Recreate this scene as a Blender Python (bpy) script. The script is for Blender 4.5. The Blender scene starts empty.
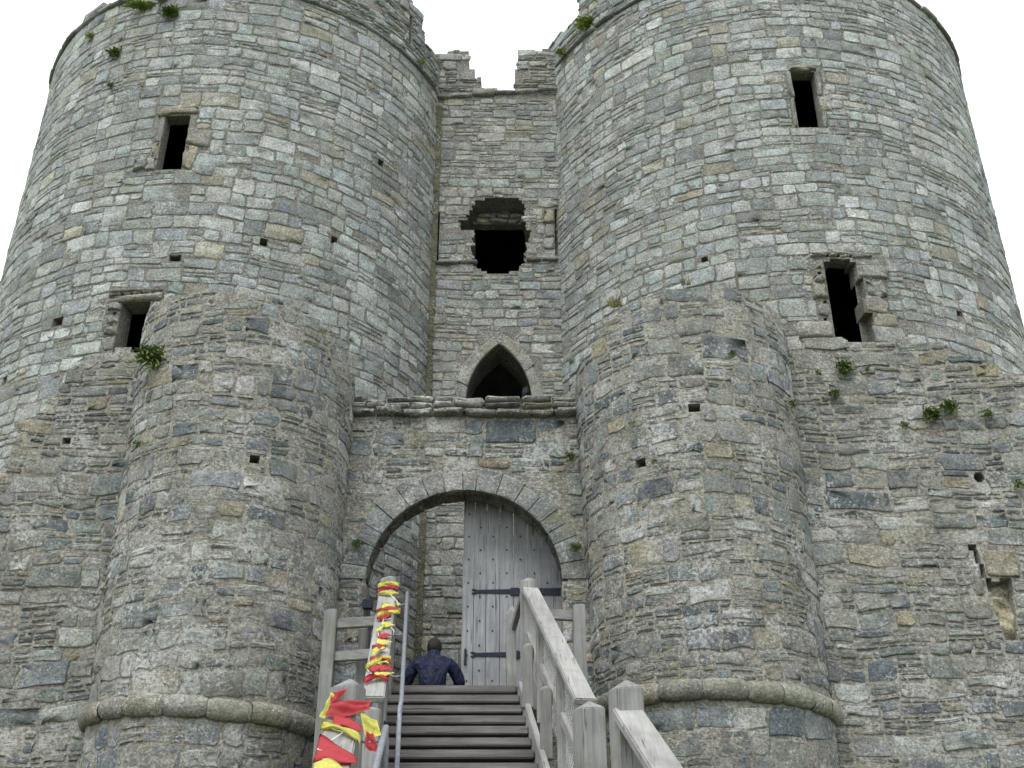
import bpy, bmesh, math, random
import numpy as np
from mathutils import Vector, Matrix

R = np.random.default_rng(7)
random.seed(7)
scene = bpy.context.scene
COL = scene.collection
PI = math.pi

# ------------------------------------------------------------------ helpers
def tag(o, label=None, cat=None, group=None, kind=None):
    if label: o['label'] = label
    if cat: o['category'] = cat
    if group: o['group'] = group
    if kind: o['kind'] = kind
    return o

def empty(name, loc=(0, 0, 0)):
    o = bpy.data.objects.new(name, None)
    o.location = loc
    o.empty_display_size = .2
    COL.objects.link(o)
    return o

def link(name, me, mats, parent=None):
    o = bpy.data.objects.new(name, me)
    for m in (mats if isinstance(mats, (list, tuple)) else [mats]):
        me.materials.append(m)
    COL.objects.link(o)
    if parent is not None:
        o.parent = parent
        o.matrix_parent_inverse = Matrix.Translation(-Vector(parent.location))
    return o

def np_mesh(name, V, quads=None, tris=None, smooth=False, col=None):
    """fast mesh from numpy arrays; col = per-vertex rgb"""
    me = bpy.data.meshes.new(name)
    V = np.asarray(V, np.float32)
    q = np.zeros((0, 4), np.int32) if quads is None else np.asarray(quads, np.int32).reshape(-1, 4)
    t = np.zeros((0, 3), np.int32) if tris is None else np.asarray(tris, np.int32).reshape(-1, 3)
    me.vertices.add(len(V)); me.vertices.foreach_set('co', V.ravel())
    nl = q.size + t.size
    me.loops.add(nl)
    me.loops.foreach_set('vertex_index', np.concatenate([q.ravel(), t.ravel()]))
    me.polygons.add(len(q) + len(t))
    me.polygons.foreach_set('loop_start', np.concatenate([np.arange(len(q)) * 4, q.size + np.arange(len(t)) * 3]).astype(np.int32))
    me.polygons.foreach_set('use_smooth', np.full(len(q) + len(t), smooth))
    if col is not None:
        a = me.attributes.new('Col', 'FLOAT_COLOR', 'POINT')
        c = np.ones((len(V), 4), np.float32); c[:, :3] = col
        a.data.foreach_set('color', c.ravel())
    me.update(calc_edges=True); me.validate()
    return me

class MB:
    """collects boxes, bars and tubes into one mesh"""
    def __init__(s): s.v = []; s.f = []
    def hexa(s, pts):
        b = len(s.v); s.v += [tuple(p) for p in pts]
        s.f += [[b + i for i in q] for q in ((0, 3, 2, 1), (4, 5, 6, 7), (0, 1, 5, 4), (1, 2, 6, 5), (2, 3, 7, 6), (3, 0, 4, 7))]
        return s
    def box(s, x0, x1, y0, y1, z0, z1):
        return s.hexa([(x0, y0, z0), (x1, y0, z0), (x1, y1, z0), (x0, y1, z0), (x0, y0, z1), (x1, y0, z1), (x1, y1, z1), (x0, y1, z1)])
    def beam(s, p, q, w, h, up=(0, 0, 1)):
        p, q, up = Vector(p), Vector(q), Vector(up)
        d = (q - p).normalized(); sd = d.cross(up).normalized(); u = sd.cross(d)
        c = [(-w / 2, -h / 2), (w / 2, -h / 2), (w / 2, h / 2), (-w / 2, h / 2)]
        return s.hexa([p + sd * a + u * b for a, b in c] + [q + sd * a + u * b for a, b in c])
    def tube(s, pts, r, n=10):
        pts = [Vector(p) for p in pts]; b = len(s.v)
        for i, p in enumerate(pts):
            d = (pts[min(i + 1, len(pts) - 1)] - pts[max(i - 1, 0)]).normalized()
            a = d.cross(Vector((0.31, .2, 1)) if abs(d.z) < .9 else Vector((1, .1, 0))).normalized(); c = d.cross(a)
            s.v += [tuple(p + (a * math.cos(2 * PI * k / n) + c * math.sin(2 * PI * k / n)) * r) for k in range(n)]
        for i in range(len(pts) - 1):
            for k in range(n):
                s.f.append([b + i * n + k, b + i * n + (k + 1) % n, b + (i + 1) * n + (k + 1) % n, b + (i + 1) * n + k])
        s.f.append([b + k for k in range(n)][::-1]); s.f.append([b + (len(pts) - 1) * n + k for k in range(n)])
        return s
    def build(s, name, mat, parent=None, bevel=0, smooth=False, seg=2):
        me = bpy.data.meshes.new(name); me.from_pydata(s.v, [], s.f); me.update()
        bm = bmesh.new(); bm.from_mesh(me)
        bmesh.ops.recalc_face_normals(bm, faces=bm.faces)
        if bevel:
            bmesh.ops.bevel(bm, geom=[e for e in bm.edges], offset=bevel, segments=seg, affect='EDGES', clamp_overlap=True)
        for f in bm.faces: f.smooth = smooth
        bm.to_mesh(me); bm.free()
        return link(name, me, mat, parent)

# ------------------------------------------------------------------ materials
def new_mat(name):
    m = bpy.data.materials.new(name); m.use_nodes = True
    nt = m.node_tree; b = nt.nodes['Principled BSDF']
    b.inputs['Roughness'].default_value = .9
    b.inputs['Specular IOR Level'].default_value = .25
    return m, nt, b

class N:
    """tiny node-building helper"""
    def __init__(s, nt): s.nt = nt
    def n(s, t, **kw):
        o = s.nt.nodes.new(t)
        for k, v in kw.items():
            if k.startswith('_'): setattr(o, k[1:], v)
            else: s.set(o.inputs[k.replace('_', ' ')], v)
        return o
    def set(s, sock, v):
        if isinstance(v, bpy.types.NodeSocket): s.nt.links.new(v, sock)
        else: sock.default_value = v
    def coord(s, scale=(1, 1, 1)):
        tc = s.n('ShaderNodeTexCoord'); mp = s.n('ShaderNodeMapping', Vector=tc.outputs['Object'])
        mp.inputs['Scale'].default_value = scale
        return mp.outputs[0]
    def noise(s, co, scale, detail=4, rough=.55, dist=0):
        o = s.n('ShaderNodeTexNoise', Vector=co, Scale=scale, Detail=detail, Roughness=rough, Distortion=dist)
        return o.outputs['Fac']
    def ramp(s, fac, stops, interp='LINEAR'):
        o = s.n('ShaderNodeValToRGB', Fac=fac); r = o.color_ramp; r.interpolation = interp
        while len(r.elements) < len(stops): r.elements.new(.5)
        for e, (p, c) in zip(r.elements, stops):
            e.position = p; e.color = (c, c, c, 1) if isinstance(c, (int, float)) else (*c, 1)
        return o.outputs['Color']
    def mix(s, fac, a, b, mode='MIX'):
        o = s.n('ShaderNodeMix', _data_type='RGBA', _blend_type=mode)
        for i, v in ((0, fac), (6, a), (7, b)):
            if isinstance(v, tuple): v = (*v, 1) if len(v) == 3 else v
            s.set(o.inputs[i], v)
        return o.outputs[2]
    def math(s, op, a, b=0.0):
        o = s.n('ShaderNodeMath', _operation=op); s.set(o.inputs[0], a); s.set(o.inputs[1], b); return o.outputs[0]
    def bump(s, h, strength, dist, normal=None):
        o = s.n('ShaderNodeBump', Height=h, Strength=strength, Distance=dist)
        if normal is not None: s.set(o.inputs['Normal'], normal)
        return o.outputs['Normal']

def crust(k, co, col, lichen):
    """pale crusty lichen in colonies, small round spots, and a little ochre lichen; runs over stones and joints alike"""
    bl = k.noise(co, 21, 6, .74)
    gr = k.noise(co, 1.35, 5, .62)
    sm = k.math('ADD', k.math('MULTIPLY', bl, .66), k.math('MULTIPLY', gr, .58))
    col = k.mix(k.ramp(sm, [(.715 - .07 * lichen, 0.), (.76 - .07 * lichen, .7)]), col, (.49, .495, .47))
    vo = k.math('ADD', k.n('ShaderNodeTexVoronoi', Vector=co, Scale=21.0).outputs['Distance'], k.math('MULTIPLY', k.math('SUBTRACT', k.noise(co, 38, 5, .7), .5), .9))
    sp = k.math('MULTIPLY', k.ramp(vo, [(.14, 1.), (.26, 0.)]), k.ramp(k.noise(co, 2.1, 4, .6), [(.52, 0.), (.62, .7)]))
    col = k.mix(sp, col, (.56, .56, .535))
    oc = k.ramp(k.math('ADD', k.math('MULTIPLY', k.noise(co, 11, 4, .6), .5), k.math('MULTIPLY', k.noise(co, .9, 3, .5), .5)), [(.575, 0.), (.64, .4)])
    return k.mix(oc, col, (.20, .19, .085))

def stone_mat(name, lichen=.5, stain=.5, streak=0., warm=0., smear=0.):
    m, nt, b = new_mat(name); k = N(nt)
    co = k.coord()
    col = k.n('ShaderNodeAttribute', _attribute_name='Col').outputs['Color']
    n1 = k.noise(co, 5.5, 6, .62)
    col = k.mix(1, col, k.ramp(n1, [(.25, .66), (.5, 1.0), (.75, 1.36)]), 'MULTIPLY')
    nf = k.noise(co, 30, 6, .78)
    col = k.mix(1, col, k.ramp(nf, [(.34, .42), (.5, 1.0), (.66, 1.75)]), 'MULTIPLY')
    # brown weathering skins on the faces of some stones
    nb = k.noise(co, 2.3, 5, .6)
    col = k.mix(k.ramp(nb, [(.56, 0.), (.72, .4 + warm)]), col, (.175, .165, .128))
    # lime mortar smeared over the arrises
    if smear:
        ms = k.math('ADD', k.math('MULTIPLY', k.noise(co, 6, 6, .68), .7), k.math('MULTIPLY', k.noise(co, 1.1, 4, .6), .4))
        msk = k.math('MULTIPLY', k.ramp(ms, [(.555, 0.), (.62, 1.)]), smear)
        col = k.mix(msk, col, k.mix(1, (.33, .315, .265), k.ramp(nf, [(.32, .55), (.68, 1.45)]), 'MULTIPLY'))
    # dark algae / damp patches with a shape of their own
    nl = k.noise(co, .6, 6, .68)
    col = k.mix(k.math('MULTIPLY', k.ramp(nl, [(.47, 0.), (.66, 1.)]), stain), col, (.085, .087, .074))
    if streak:
        st = k.noise(k.coord((5, 5, .45)), 1.0, 5, .6)
        col = k.mix(k.math('MULTIPLY', k.ramp(st, [(.52, 0.), (.68, 1.)]), streak), col, (.40, .39, .35))
    col = crust(k, co, col, lichen)
    nt.links.new(col, b.inputs['Base Color'])
    lay = k.noise(k.coord((1, 1, 1.8)), 13, 6, .7)
    h = k.math('ADD', k.math('ADD', k.math('MULTIPLY', lay, .9), k.math('MULTIPLY', nf, .55)), k.math('MULTIPLY', n1, 1.1))
    nt.links.new(k.bump(h, .8, .032), b.inputs['Normal'])
    b.inputs['Roughness'].default_value = .92
    return m

def mortar_mat(name, c0=(.245, .234, .198), c1=(.16, .155, .135), lichen=.4):
    m, nt, b = new_mat(name); k = N(nt); co = k.coord()
    n1 = k.noise(co, 3.2, 6, .65); n2 = k.noise(co, 26, 6, .75)
    col = k.mix(k.ramp(n1, [(.35, 0.), (.65, 1.)]), c1, c0)
    col = k.mix(1, col, k.ramp(n2, [(.34, .36), (.5, 1.), (.66, 1.7)]), 'MULTIPLY')
    moss = k.ramp(k.noise(co, .8, 5, .6), [(.58, 0.), (.68, .5)])
    col = k.mix(moss, col, (.085, .09, .05))
    col = crust(k, co, col, lichen)
    nt.links.new(col, b.inputs['Base Color'])
    h = k.math('ADD', k.math('MULTIPLY', n2, .6), k.noise(k.coord((1, 1, 2.2)), 9, 6, .7))
    nt.links.new(k.bump(h, .9, .05), b.inputs['Normal'])
    b.inputs['Roughness'].default_value = .97
    return m

def wood_mat(name, c_lo, c_hi, axis='z', moss=.25, freq=1.0, pitch=0):
    m, nt, b = new_mat(name); k = N(nt)
    sc = {'z': (26, 26, 1.3), 'y': (26, 1.6, 26), 'x': (1.3, 26, 26)}[axis]
    def gc(f):
        tc = k.n('ShaderNodeTexCoord'); m1 = k.n('ShaderNodeMapping', Vector=tc.outputs['Object']); m1.inputs['Rotation'].default_value = (math.radians(-pitch), 0, 0)
        m2 = k.n('ShaderNodeMapping', Vector=m1.outputs[0]); m2.inputs['Scale'].default_value = tuple(s * f for s in sc); return m2.outputs[0]
    co = gc(freq); c2 = k.coord()
    g = k.noise(co, 1.0, 6, .65, .3)
    col = k.mix(k.ramp(g, [(.3, 0.), (.7, 1.)]), c_lo, c_hi)
    pt = k.noise(c2, 2.2, 5, .6)
    col = k.mix(1, col, k.ramp(pt, [(.3, .74), (.5, 1.), (.7, 1.2)]), 'MULTIPLY')
    cr = k.ramp(k.noise(gc(freq * 1.6), 1.0, 3, .5), [(.30, .25), (.37, 1.)])
    col = k.mix(.85, col, cr, 'MULTIPLY')
    col = k.mix(k.math('MULTIPLY', k.ramp(k.noise(c2, 3.5, 5, .6), [(.5, 0.), (.68, 1.)]), moss), col, (.13, .14, .075))
    nt.links.new(col, b.inputs['Base Color'])
    nt.links.new(k.bump(g, .5, .008), b.inputs['Normal'])
    b.inputs['Roughness'].default_value = .85
    return m

def plain_mat(name, c, rough=.7, metal=0., var=.25, scale=12, bump=.0):
    m, nt, b = new_mat(name); k = N(nt); co = k.coord()
    n = k.noise(co, scale, 5, .6)
    col = k.mix(1, c, k.ramp(n, [(.3, 1 - var), (.7, 1 + var)]), 'MULTIPLY')
    nt.links.new(col, b.inputs['Base Color'])
    b.inputs['Roughness'].default_value = rough; b.inputs['Metallic'].default_value = metal
    if bump: nt.links.new(k.bump(n, bump, .02), b.inputs['Normal'])
    return m

def leaf_mat(name, c0, c1):
    m, nt, b = new_mat(name); k = N(nt)
    n = k.noise(k.coord(), 9, 3, .6)
    nt.links.new(k.mix(k.ramp(n, [(.35, 0.), (.65, 1.)]), c0, c1), b.inputs['Base Color'])
    b.inputs['Roughness'].default_value = .6
    return m

M_TOWER = stone_mat('tower_stone', lichen=.5, stain=.25, smear=.22)
M_TURRET = stone_mat('turret_stone', lichen=.6, stain=.32, streak=.3, warm=.05, smear=.3)
M_CURTAIN = stone_mat('curtain_stone', lichen=.55, stain=.35, warm=.0, smear=.42)
M_GATE = stone_mat('gate_wall_stone', lichen=.3, stain=.25, warm=.1, smear=.45)
M_DRESS = stone_mat('dressed_stone', lichen=.15, stain=.2, warm=.15)
M_MORTAR = mortar_mat('lime_mortar')
M_MORTAR2 = mortar_mat('lower_mortar', (.345, .328, .275), (.20, .193, .165), .7)
M_MOULD = stone_mat('moulding_stone', lichen=.35, stain=.4, warm=.1)
M_DARK = plain_mat('painted_dark', (.05, .047, .042), .95, var=.4, scale=3)  # near-black colour puts chamber and under-stair shade into the albedo
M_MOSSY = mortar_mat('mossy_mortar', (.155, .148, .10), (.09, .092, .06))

# ------------------------------------------------------------------ masonry
PAL_T = [((.275, .295, .285), 5), ((.29, .297, .268), 4), ((.36, .368, .35), 3), ((.285, .265, .21), .8), ((.19, .20, .198), 1.2), ((.245, .258, .24), 4)]
PAL_R = [((.185, .193, .178), 4), ((.215, .212, .182), 4), ((.315, .312, .285), 2.2), ((.25, .222, .16), .9), ((.105, .117, .124), 2.6), ((.17, .183, .184), 3)]
PAL_G = [((.25, .26, .238), 5), ((.27, .265, .232), 4), ((.315, .312, .285), 2.5), ((.26, .235, .18), .8), ((.20, .21, .207), 2.0)]
PAL_D = [((.27, .24, .18), 2), ((.26, .245, .205), 3), ((.24, .237, .21), 3)]

def pick_cols(pal, n, var=.24):
    c = np.array([p[0] for p in pal]); w = np.array([p[1] for p in pal], float)
    i = R.choice(len(c), n, p=w / w.sum())
    return c[i] * R.uniform(1 - var, 1 + var, (n, 1)) * R.uniform(.97, 1.03, (n, 3)) * np.array([.97, 1.0, 1.0])

def layout(u0, u1, v0, v1, macro=(.5, .8), cell=(.7, 1.5), big=.5, thin=.09, asp=(1.1, 2.6), sw=(.16, .5)):
    """coursed rubble: macro bands > cells > sub-bands > big stones or stacks of thin slabs"""
    out = []
    rr = random.random; un = random.uniform
    def stack(a, b, c, d):
        h = d - c; n = min(4, max(2, int(round(h / (thin * un(.8, 2.0))))))
        cuts = sorted([c] + [c + h * (i + un(-.38, .38)) / n for i in range(1, n)] + [d])
        for q in range(n):
            x = a
            hh = cuts[q + 1] - cuts[q]
            while x < b - 1e-6:
                w = min(max(hh * un(1.3, 5.2), sw[0] * .6), sw[1] * 1.1)
                if b - (x + w) < sw[0] * .6: w = b - x
                if rr() > .07 or hh > thin * 1.5: out.append((x, x + w, cuts[q], cuts[q + 1]))
                x += w
    def sub(a, b, c, d):
        h = d - c; x = a
        while x < b - 1e-6:
            if rr() < big:
                w = h * un(*asp)
                w = min(max(w, .14), .95)
                if b - (x + w) < .16: w = b - x
                if w > .16 and w < h * 3.2: out.append((x, x + w, c, d))
                else: stack(x, x + w, c, d)
            else:
                w = un(.25, .8)
                if b - (x + w) < .16: w = b - x
                stack(x, x + w, c, d)
            x += w
    v = v0
    while v < v1 - .02:
        H = un(*macro)
        if v1 - (v + H) < .25: H = v1 - v
        x = u0 - un(0, .5)
        while x < u1:
            W = un(*cell)
            if H < .32: sub(x, x + W, v, v + H)
            else:
                n = 2 if H < .62 or rr() < .6 else 3
                cs = sorted([v] + [v + H * (i + un(-.25, .25)) / n for i in range(1, n)] + [v + H])
                for q in range(n): sub(x, x + W, cs[q], cs[q + 1])
            x += W
        v += H
    return np.array(out)

def trim(rc, holes, keep=.05):
    for (a, b, c, d) in holes:
        ov = (rc[:, 0] < b) & (rc[:, 1] > a) & (rc[:, 2] < d) & (rc[:, 3] > c)
        idx = np.where(ov)[0]
        if not len(idx): continue
        s = rc[idx]
        rem = np.stack([b - s[:, 0], s[:, 1] - a, d - s[:, 2], s[:, 3] - c], 1)   # cut from left, right, bottom, top
        size = np.stack([s[:, 1] - s[:, 0]] * 2 + [s[:, 3] - s[:, 2]] * 2, 1)
        m = np.argmin(rem / size, 1)
        s[m == 0, 0] = b; s[m == 1, 1] = a; s[m == 2, 2] = d; s[m == 3, 3] = c
        rc[idx] = s
        rc = rc[(rc[:, 1] - rc[:, 0] > keep) & (rc[:, 3] - rc[:, 2] > keep * .6)]
    return rc

def stones(name, rc, cols, fmap, mat, parent, depth=(.012, .045), warp=.03, joint=(.004, .012), round_=.03, rough=1.0, tilt=.02):
    """every rectangle becomes one irregular, bevelled stone; all stones of a wall are one mesh"""
    n = len(rc)
    w = rc[:, 1] - rc[:, 0]; h = rc[:, 3] - rc[:, 2]
    cu = (rc[:, 0] + rc[:, 1]) / 2; cv = (rc[:, 2] + rc[:, 3]) / 2
    mn = np.minimum(w, h)
    g = R.uniform(*joint, n)
    hw = np.maximum(w / 2 - g, .012); hh = np.maximum(h / 2 - g, .01)
    cc = np.minimum(.2 * mn, .035) * R.uniform(.3, 1.2, n)
    K = 12
    sx = np.zeros((n, K)); sy = np.zeros((n, K))
    one = np.ones(n)
    cnr = cc[:, None] * R.uniform(.4, 1.5, (n, 8))
    P = [(-hw + cnr[:, 0], -hh), (R.uniform(-.3, .3, n) * hw, -hh), (hw - cnr[:, 1], -hh),
         (hw, -hh + cnr[:, 2]), (hw, R.uniform(-.3, .3, n) * hh), (hw, hh - cnr[:, 3]),
         (hw - cnr[:, 4], hh), (R.uniform(-.3, .3, n) * hw, hh), (-hw + cnr[:, 5], hh),
         (-hw, hh - cnr[:, 6]), (-hw, R.uniform(-.3, .3, n) * hh), (-hw, -hh + cnr[:, 7])]
    jit = np.minimum(.12 * mn, .028)[:, None] * rough
    for k, (a, b) in enumerate(P):
        sx[:, k] = a; sy[:, k] = b
    jx = R.uniform(-1, .55, (n, K)) * jit; jy = R.uniform(-1, .55, (n, K)) * jit
    sx += np.sign(sx) * jx * (np.abs(sx) > .6 * hw[:, None]); sy += np.sign(sy) * jy * (np.abs(sy) > .6 * hh[:, None])
    # shear so that bed joints are not perfectly level
    sy += sx * R.normal(0, .026, (n, 1)) * rough
    bev = np.minimum(.22 * mn, round_)[:, None]
    D = R.uniform(*depth, n)[:, None]
    tu = R.normal(0, tilt, (n, 1)); tv = R.normal(0, tilt * 1.5, (n, 1))
    def ring(inset, d, nz):
        fx = np.maximum(1 - inset / np.abs(hw[:, None]), .2); fy = np.maximum(1 - inset / np.abs(hh[:, None]), .2)
        x = sx * fx; y = sy * fy
        return x, y, d + tu * x + tv * y + R.normal(0, 1, (n, K)) * nz
    rings = [ring(0, -.03 + 0 * D, 0), ring(bev * .12, D * .45, .002), ring(bev * .55, D * .9, .003 * rough), ring(bev * 1.6, D * 1.06, .005 * rough)]
    U = np.concatenate([r[0] for r in rings] + [R.uniform(-.1, .1, (n, 1)) * hw[:, None]], 1)
    V = np.concatenate([r[1] for r in rings] + [R.uniform(-.1, .1, (n, 1)) * hh[:, None]], 1)
    Dp = np.concatenate([np.broadcast_to(r[2], (n, K)) for r in rings] + [D * 1.08 + R.normal(0, .004 * rough, (n, 1))], 1)
    U = U + cu[:, None]; V = V + cv[:, None]
    V = V + warp * (np.sin(1.13 * U + .55 * V) * np.sin(.71 * V + 1.3) + .55 * np.sin(2.9 * U + 1.7 * V + 2) + .3 * np.sin(6.1 * U - 2 * V))
    X = fmap(U.ravel(), V.ravel(), Dp.ravel())
    nv = 4 * K + 1
    base = (np.arange(n) * nv)[:, None]
    k = np.arange(K); k2 = (k + 1) % K
    quads = np.concatenate([np.stack([base + r * K + k, base + r * K + k2, base + (r + 1) * K + k2, base + (r + 1) * K + k], -1).reshape(-1, 4) for r in range(3)])
    tris = np.stack([base + 3 * K + k, base + 3 * K + k2, np.broadcast_to(base + 4 * K, (n, K))], -1).reshape(-1, 3)
    me = np_mesh(name, X, quads, tris, True, np.repeat(cols, nv, 0))
    return link(name, me, mat, parent)

def shell(name, us, vs, holes, fmap, mat, parent, top=None, thick=.5, arch=None):
    """mortar core of a wall; holes = (u0,u1,v0,v1,depth,capped); top(u) = ragged wall top"""
    us = np.unique(np.round(np.concatenate([us] + [np.array(h[:2]) for h in holes]), 4))
    vs = np.unique(np.round(np.concatenate([vs] + [np.array(h[2:4]) for h in holes]), 4))
    uc = (us[1:] + us[:-1]) / 2; vc = (vs[1:] + vs[:-1]) / 2
    UC, VC = np.meshgrid(uc, vc, indexing='ij')
    dep = np.zeros(UC.shape); cap = np.zeros(UC.shape, bool)
    if top is not None: dep[VC > top(UC)] = thick
    if arch is not None: dep[arch(UC, VC)] = thick
    for h in holes:
        i = (UC > h[0]) & (UC < h[1]) & (VC > h[2]) & (VC < h[3])
        dep[i] = h[4]; cap[i] = h[5]
    nu, nv = len(us), len(vs)
    UU, VV = np.meshgrid(us, vs, indexing='ij')
    Vt = [np.stack([UU.ravel(), VV.ravel(), np.zeros(UU.size)], 1)]
    ids = np.arange(nu * nv).reshape(nu, nv)
    q = np.stack([ids[:-1, :-1], ids[1:, :-1], ids[1:, 1:], ids[:-1, 1:]], -1)
    Q = [q[dep == 0]]
    cnt = nu * nv
    def add(p):
        nonlocal cnt
        Vt.append(np.array(p)); Q.append(np.array([[cnt, cnt + 1, cnt + 2, cnt + 3]])); cnt += 4
    solid = dep == 0
    for i in range(nu - 1):
        for j in range(nv - 1):
            if solid[i, j]:
                if j == nv - 2 and top is not None:
                    add([(us[i], vs[j + 1], 0), (us[i + 1], vs[j + 1], 0), (us[i + 1], vs[j + 1], -thick), (us[i], vs[j + 1], -thick)])
                continue
            d = dep[i, j]
            if i > 0 and solid[i - 1, j]: add([(us[i], vs[j], 0), (us[i], vs[j], -d), (us[i], vs[j + 1], -d), (us[i], vs[j + 1], 0)])
            if i < nu - 2 and solid[i + 1, j]: add([(us[i + 1], vs[j], 0), (us[i + 1], vs[j + 1], 0), (us[i + 1], vs[j + 1], -d), (us[i + 1], vs[j], -d)])
            if j > 0 and solid[i, j - 1]: add([(us[i], vs[j], 0), (us[i + 1], vs[j], 0), (us[i + 1], vs[j], -d), (us[i], vs[j], -d)])
            if j < nv - 2 and solid[i, j + 1]: add([(us[i], vs[j + 1], 0), (us[i], vs[j + 1], -d), (us[i + 1], vs[j + 1], -d), (us[i + 1], vs[j + 1], 0)])
            if cap[i, j]: add([(us[i], vs[j], -d), (us[i + 1], vs[j], -d), (us[i + 1], vs[j + 1], -d), (us[i], vs[j + 1], -d)])
    W = np.concatenate(Vt)
    return link(name, np_mesh(name, fmap(W[:, 0], W[:, 1], W[:, 2]), np.concatenate(Q)), mat, parent)

def cyl(cx, cy, r):
    return lambda u, v, d: np.stack([cx + (r + d) * np.sin(u / r), cy - (r + d) * np.cos(u / r), v], 1)
def leancyl(cx, cy, r0, r1, x0, z0=4.5, z1=9.5):
    def f(u, v, d):
        t = np.clip((v - z0) / (z1 - z0), -.3, 1.2); r = r0 + (r1 - r0) * t; x = cx + x0 * (1 - t); a = u / r1
        return np.stack([x + (r + d) * np.sin(a), cy - (r + d) * np.cos(a), v], 1)
    return f
def plane(y):
    return lambda u, v, d: np.stack([u, y - d, v], 1)
def arcmap(cx, cz, y):      # u = angle (rad, from +x), v = radius
    return lambda u, v, d: np.stack([cx + v * np.cos(u), np.full_like(u, y) - d, cz + v * np.sin(u)], 1)

def rag(x, s=0):
    return .12 * np.sin(2.1 * x + s) + .09 * np.sin(5.3 * x + 1.7 * s + 1) + .06 * np.sin(11.7 * x + s)

def disc(name, cx, cy, z, r, mat, parent, n=64):
    me = bpy.data.meshes.new(name)
    me.from_pydata([(cx + r * math.sin(2 * PI * i / n), cy - r * math.cos(2 * PI * i / n), z) for i in range(n)], [], [list(range(n))])
    return link(name, me, mat, parent)

def drop_above(rc, top, strict=False):
    if strict:
        m = (rc[:, 2] + rc[:, 3]) / 2
        return rc[(m < top(rc[:, 0] + .05)) & (m < top(rc[:, 1] - .05))]
    return rc[(rc[:, 2] + rc[:, 3]) / 2 < top((rc[:, 0] + rc[:, 1]) / 2)]

def window_stones(parent, name, items, fmap, mat=None, pal=PAL_D, depth=(.03, .06), joint=(.003, .008), rough=1.0):
    rc = np.array(items)
    return stones(name, rc, pick_cols(pal, len(rc), .12), fmap, mat or M_DRESS, parent, depth=depth, warp=0, joint=joint, round_=.03, rough=rough, tilt=.03)

# ================================================================== BIG TOWERS
def big_tower(label, cx, cy, r, holes, dress, string_z, top, seed, z0=0.):
    root = tag(empty('tower', (cx, cy, 0)), label, 'tower')
    fm = cyl(cx, cy, r)
    us = np.linspace(-PI * r, PI * r, 140); vs = np.concatenate([np.linspace(z0, string_z - .4, 60), np.arange(string_z - .3, string_z + 1.9, .12)])
    shell('mortar_core', us, vs, holes, fm, M_MORTAR, root, top=top, thick=.6)
    rc = layout(-2.0 * r, 2.0 * r, 5.5, string_z - .07, macro=(.36, .66), cell=(.7, 1.8), big=.86, thin=.125, asp=(.9, 2.3), sw=(.16, .5))
    forced = [d for ds in dress for d in ds[1]]
    rc = trim(rc, [h[:4] for h in holes] + forced)
    stones('wall', rc, pick_cols(PAL_T, len(rc)), fm, M_TOWER, root, warp=.03, depth=(.004, .017), round_=.014, joint=(.005, .014), tilt=.012)
    # ragged parapet above the string course
    rc = layout(-2.0 * r, 2.0 * r, string_z + .07, string_z + 1.9, macro=(.3, .5), big=.5, thin=.09)
    rc = drop_above(rc, top)
    rc = trim(rc, [h[:4] for h in holes])
    if len(rc): stones('parapet', rc, pick_cols(PAL_T, len(rc)), fm, M_TOWER, root, warp=0, rough=1.3)
    # thin projecting string course
    x = -2.0 * r; sc = []
    while x < 2.0 * r:
        w = random.uniform(.45, .9); o = random.uniform(-.012, .012)
        sc.append((x, x + w, string_z - .06 + o, string_z + .06 + o)); x += w
    sc = np.array(sc)
    stones('string_course', sc, pick_cols(PAL_G, len(sc)) * .8, fm, M_MOULD, root, depth=(.05, .085), warp=0, joint=(0, .006))
    for nm, items in dress:
        window_stones(root, nm, items, fm, depth=(.01, .07), joint=(.0, .006), rough=2.0)
    disc('daylight_cap', cx, cy, string_z - .5, r - .02, M_DARK, root)  # unseen cap added to keep daylight out, so the windows stay black
    return root

def rough_lintel(u0, u1, z0, z1, zh, us_):
    out = [(u0, u1, z0, zh - .03), (u0, u1, zh + .03, z1)]; x = u0
    for u in us_: out.append((x, u - .03, zh - .03, zh + .03)); x = u + .03
    out.append((x, u1, zh - .03, zh + .03)); return out
def bolt(us_, zh): return [(u - .03, u + .03, zh - .03, zh + .03, .15, True) for u in us_]
def sh(l, du, dv): return [(a + du, b + du, c + dv, d + dv) for a, b, c, d in l]
LTc = (-6.04, 20.75, 4.60)
RTc = (5.62, 21.52, 5.13)

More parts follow.
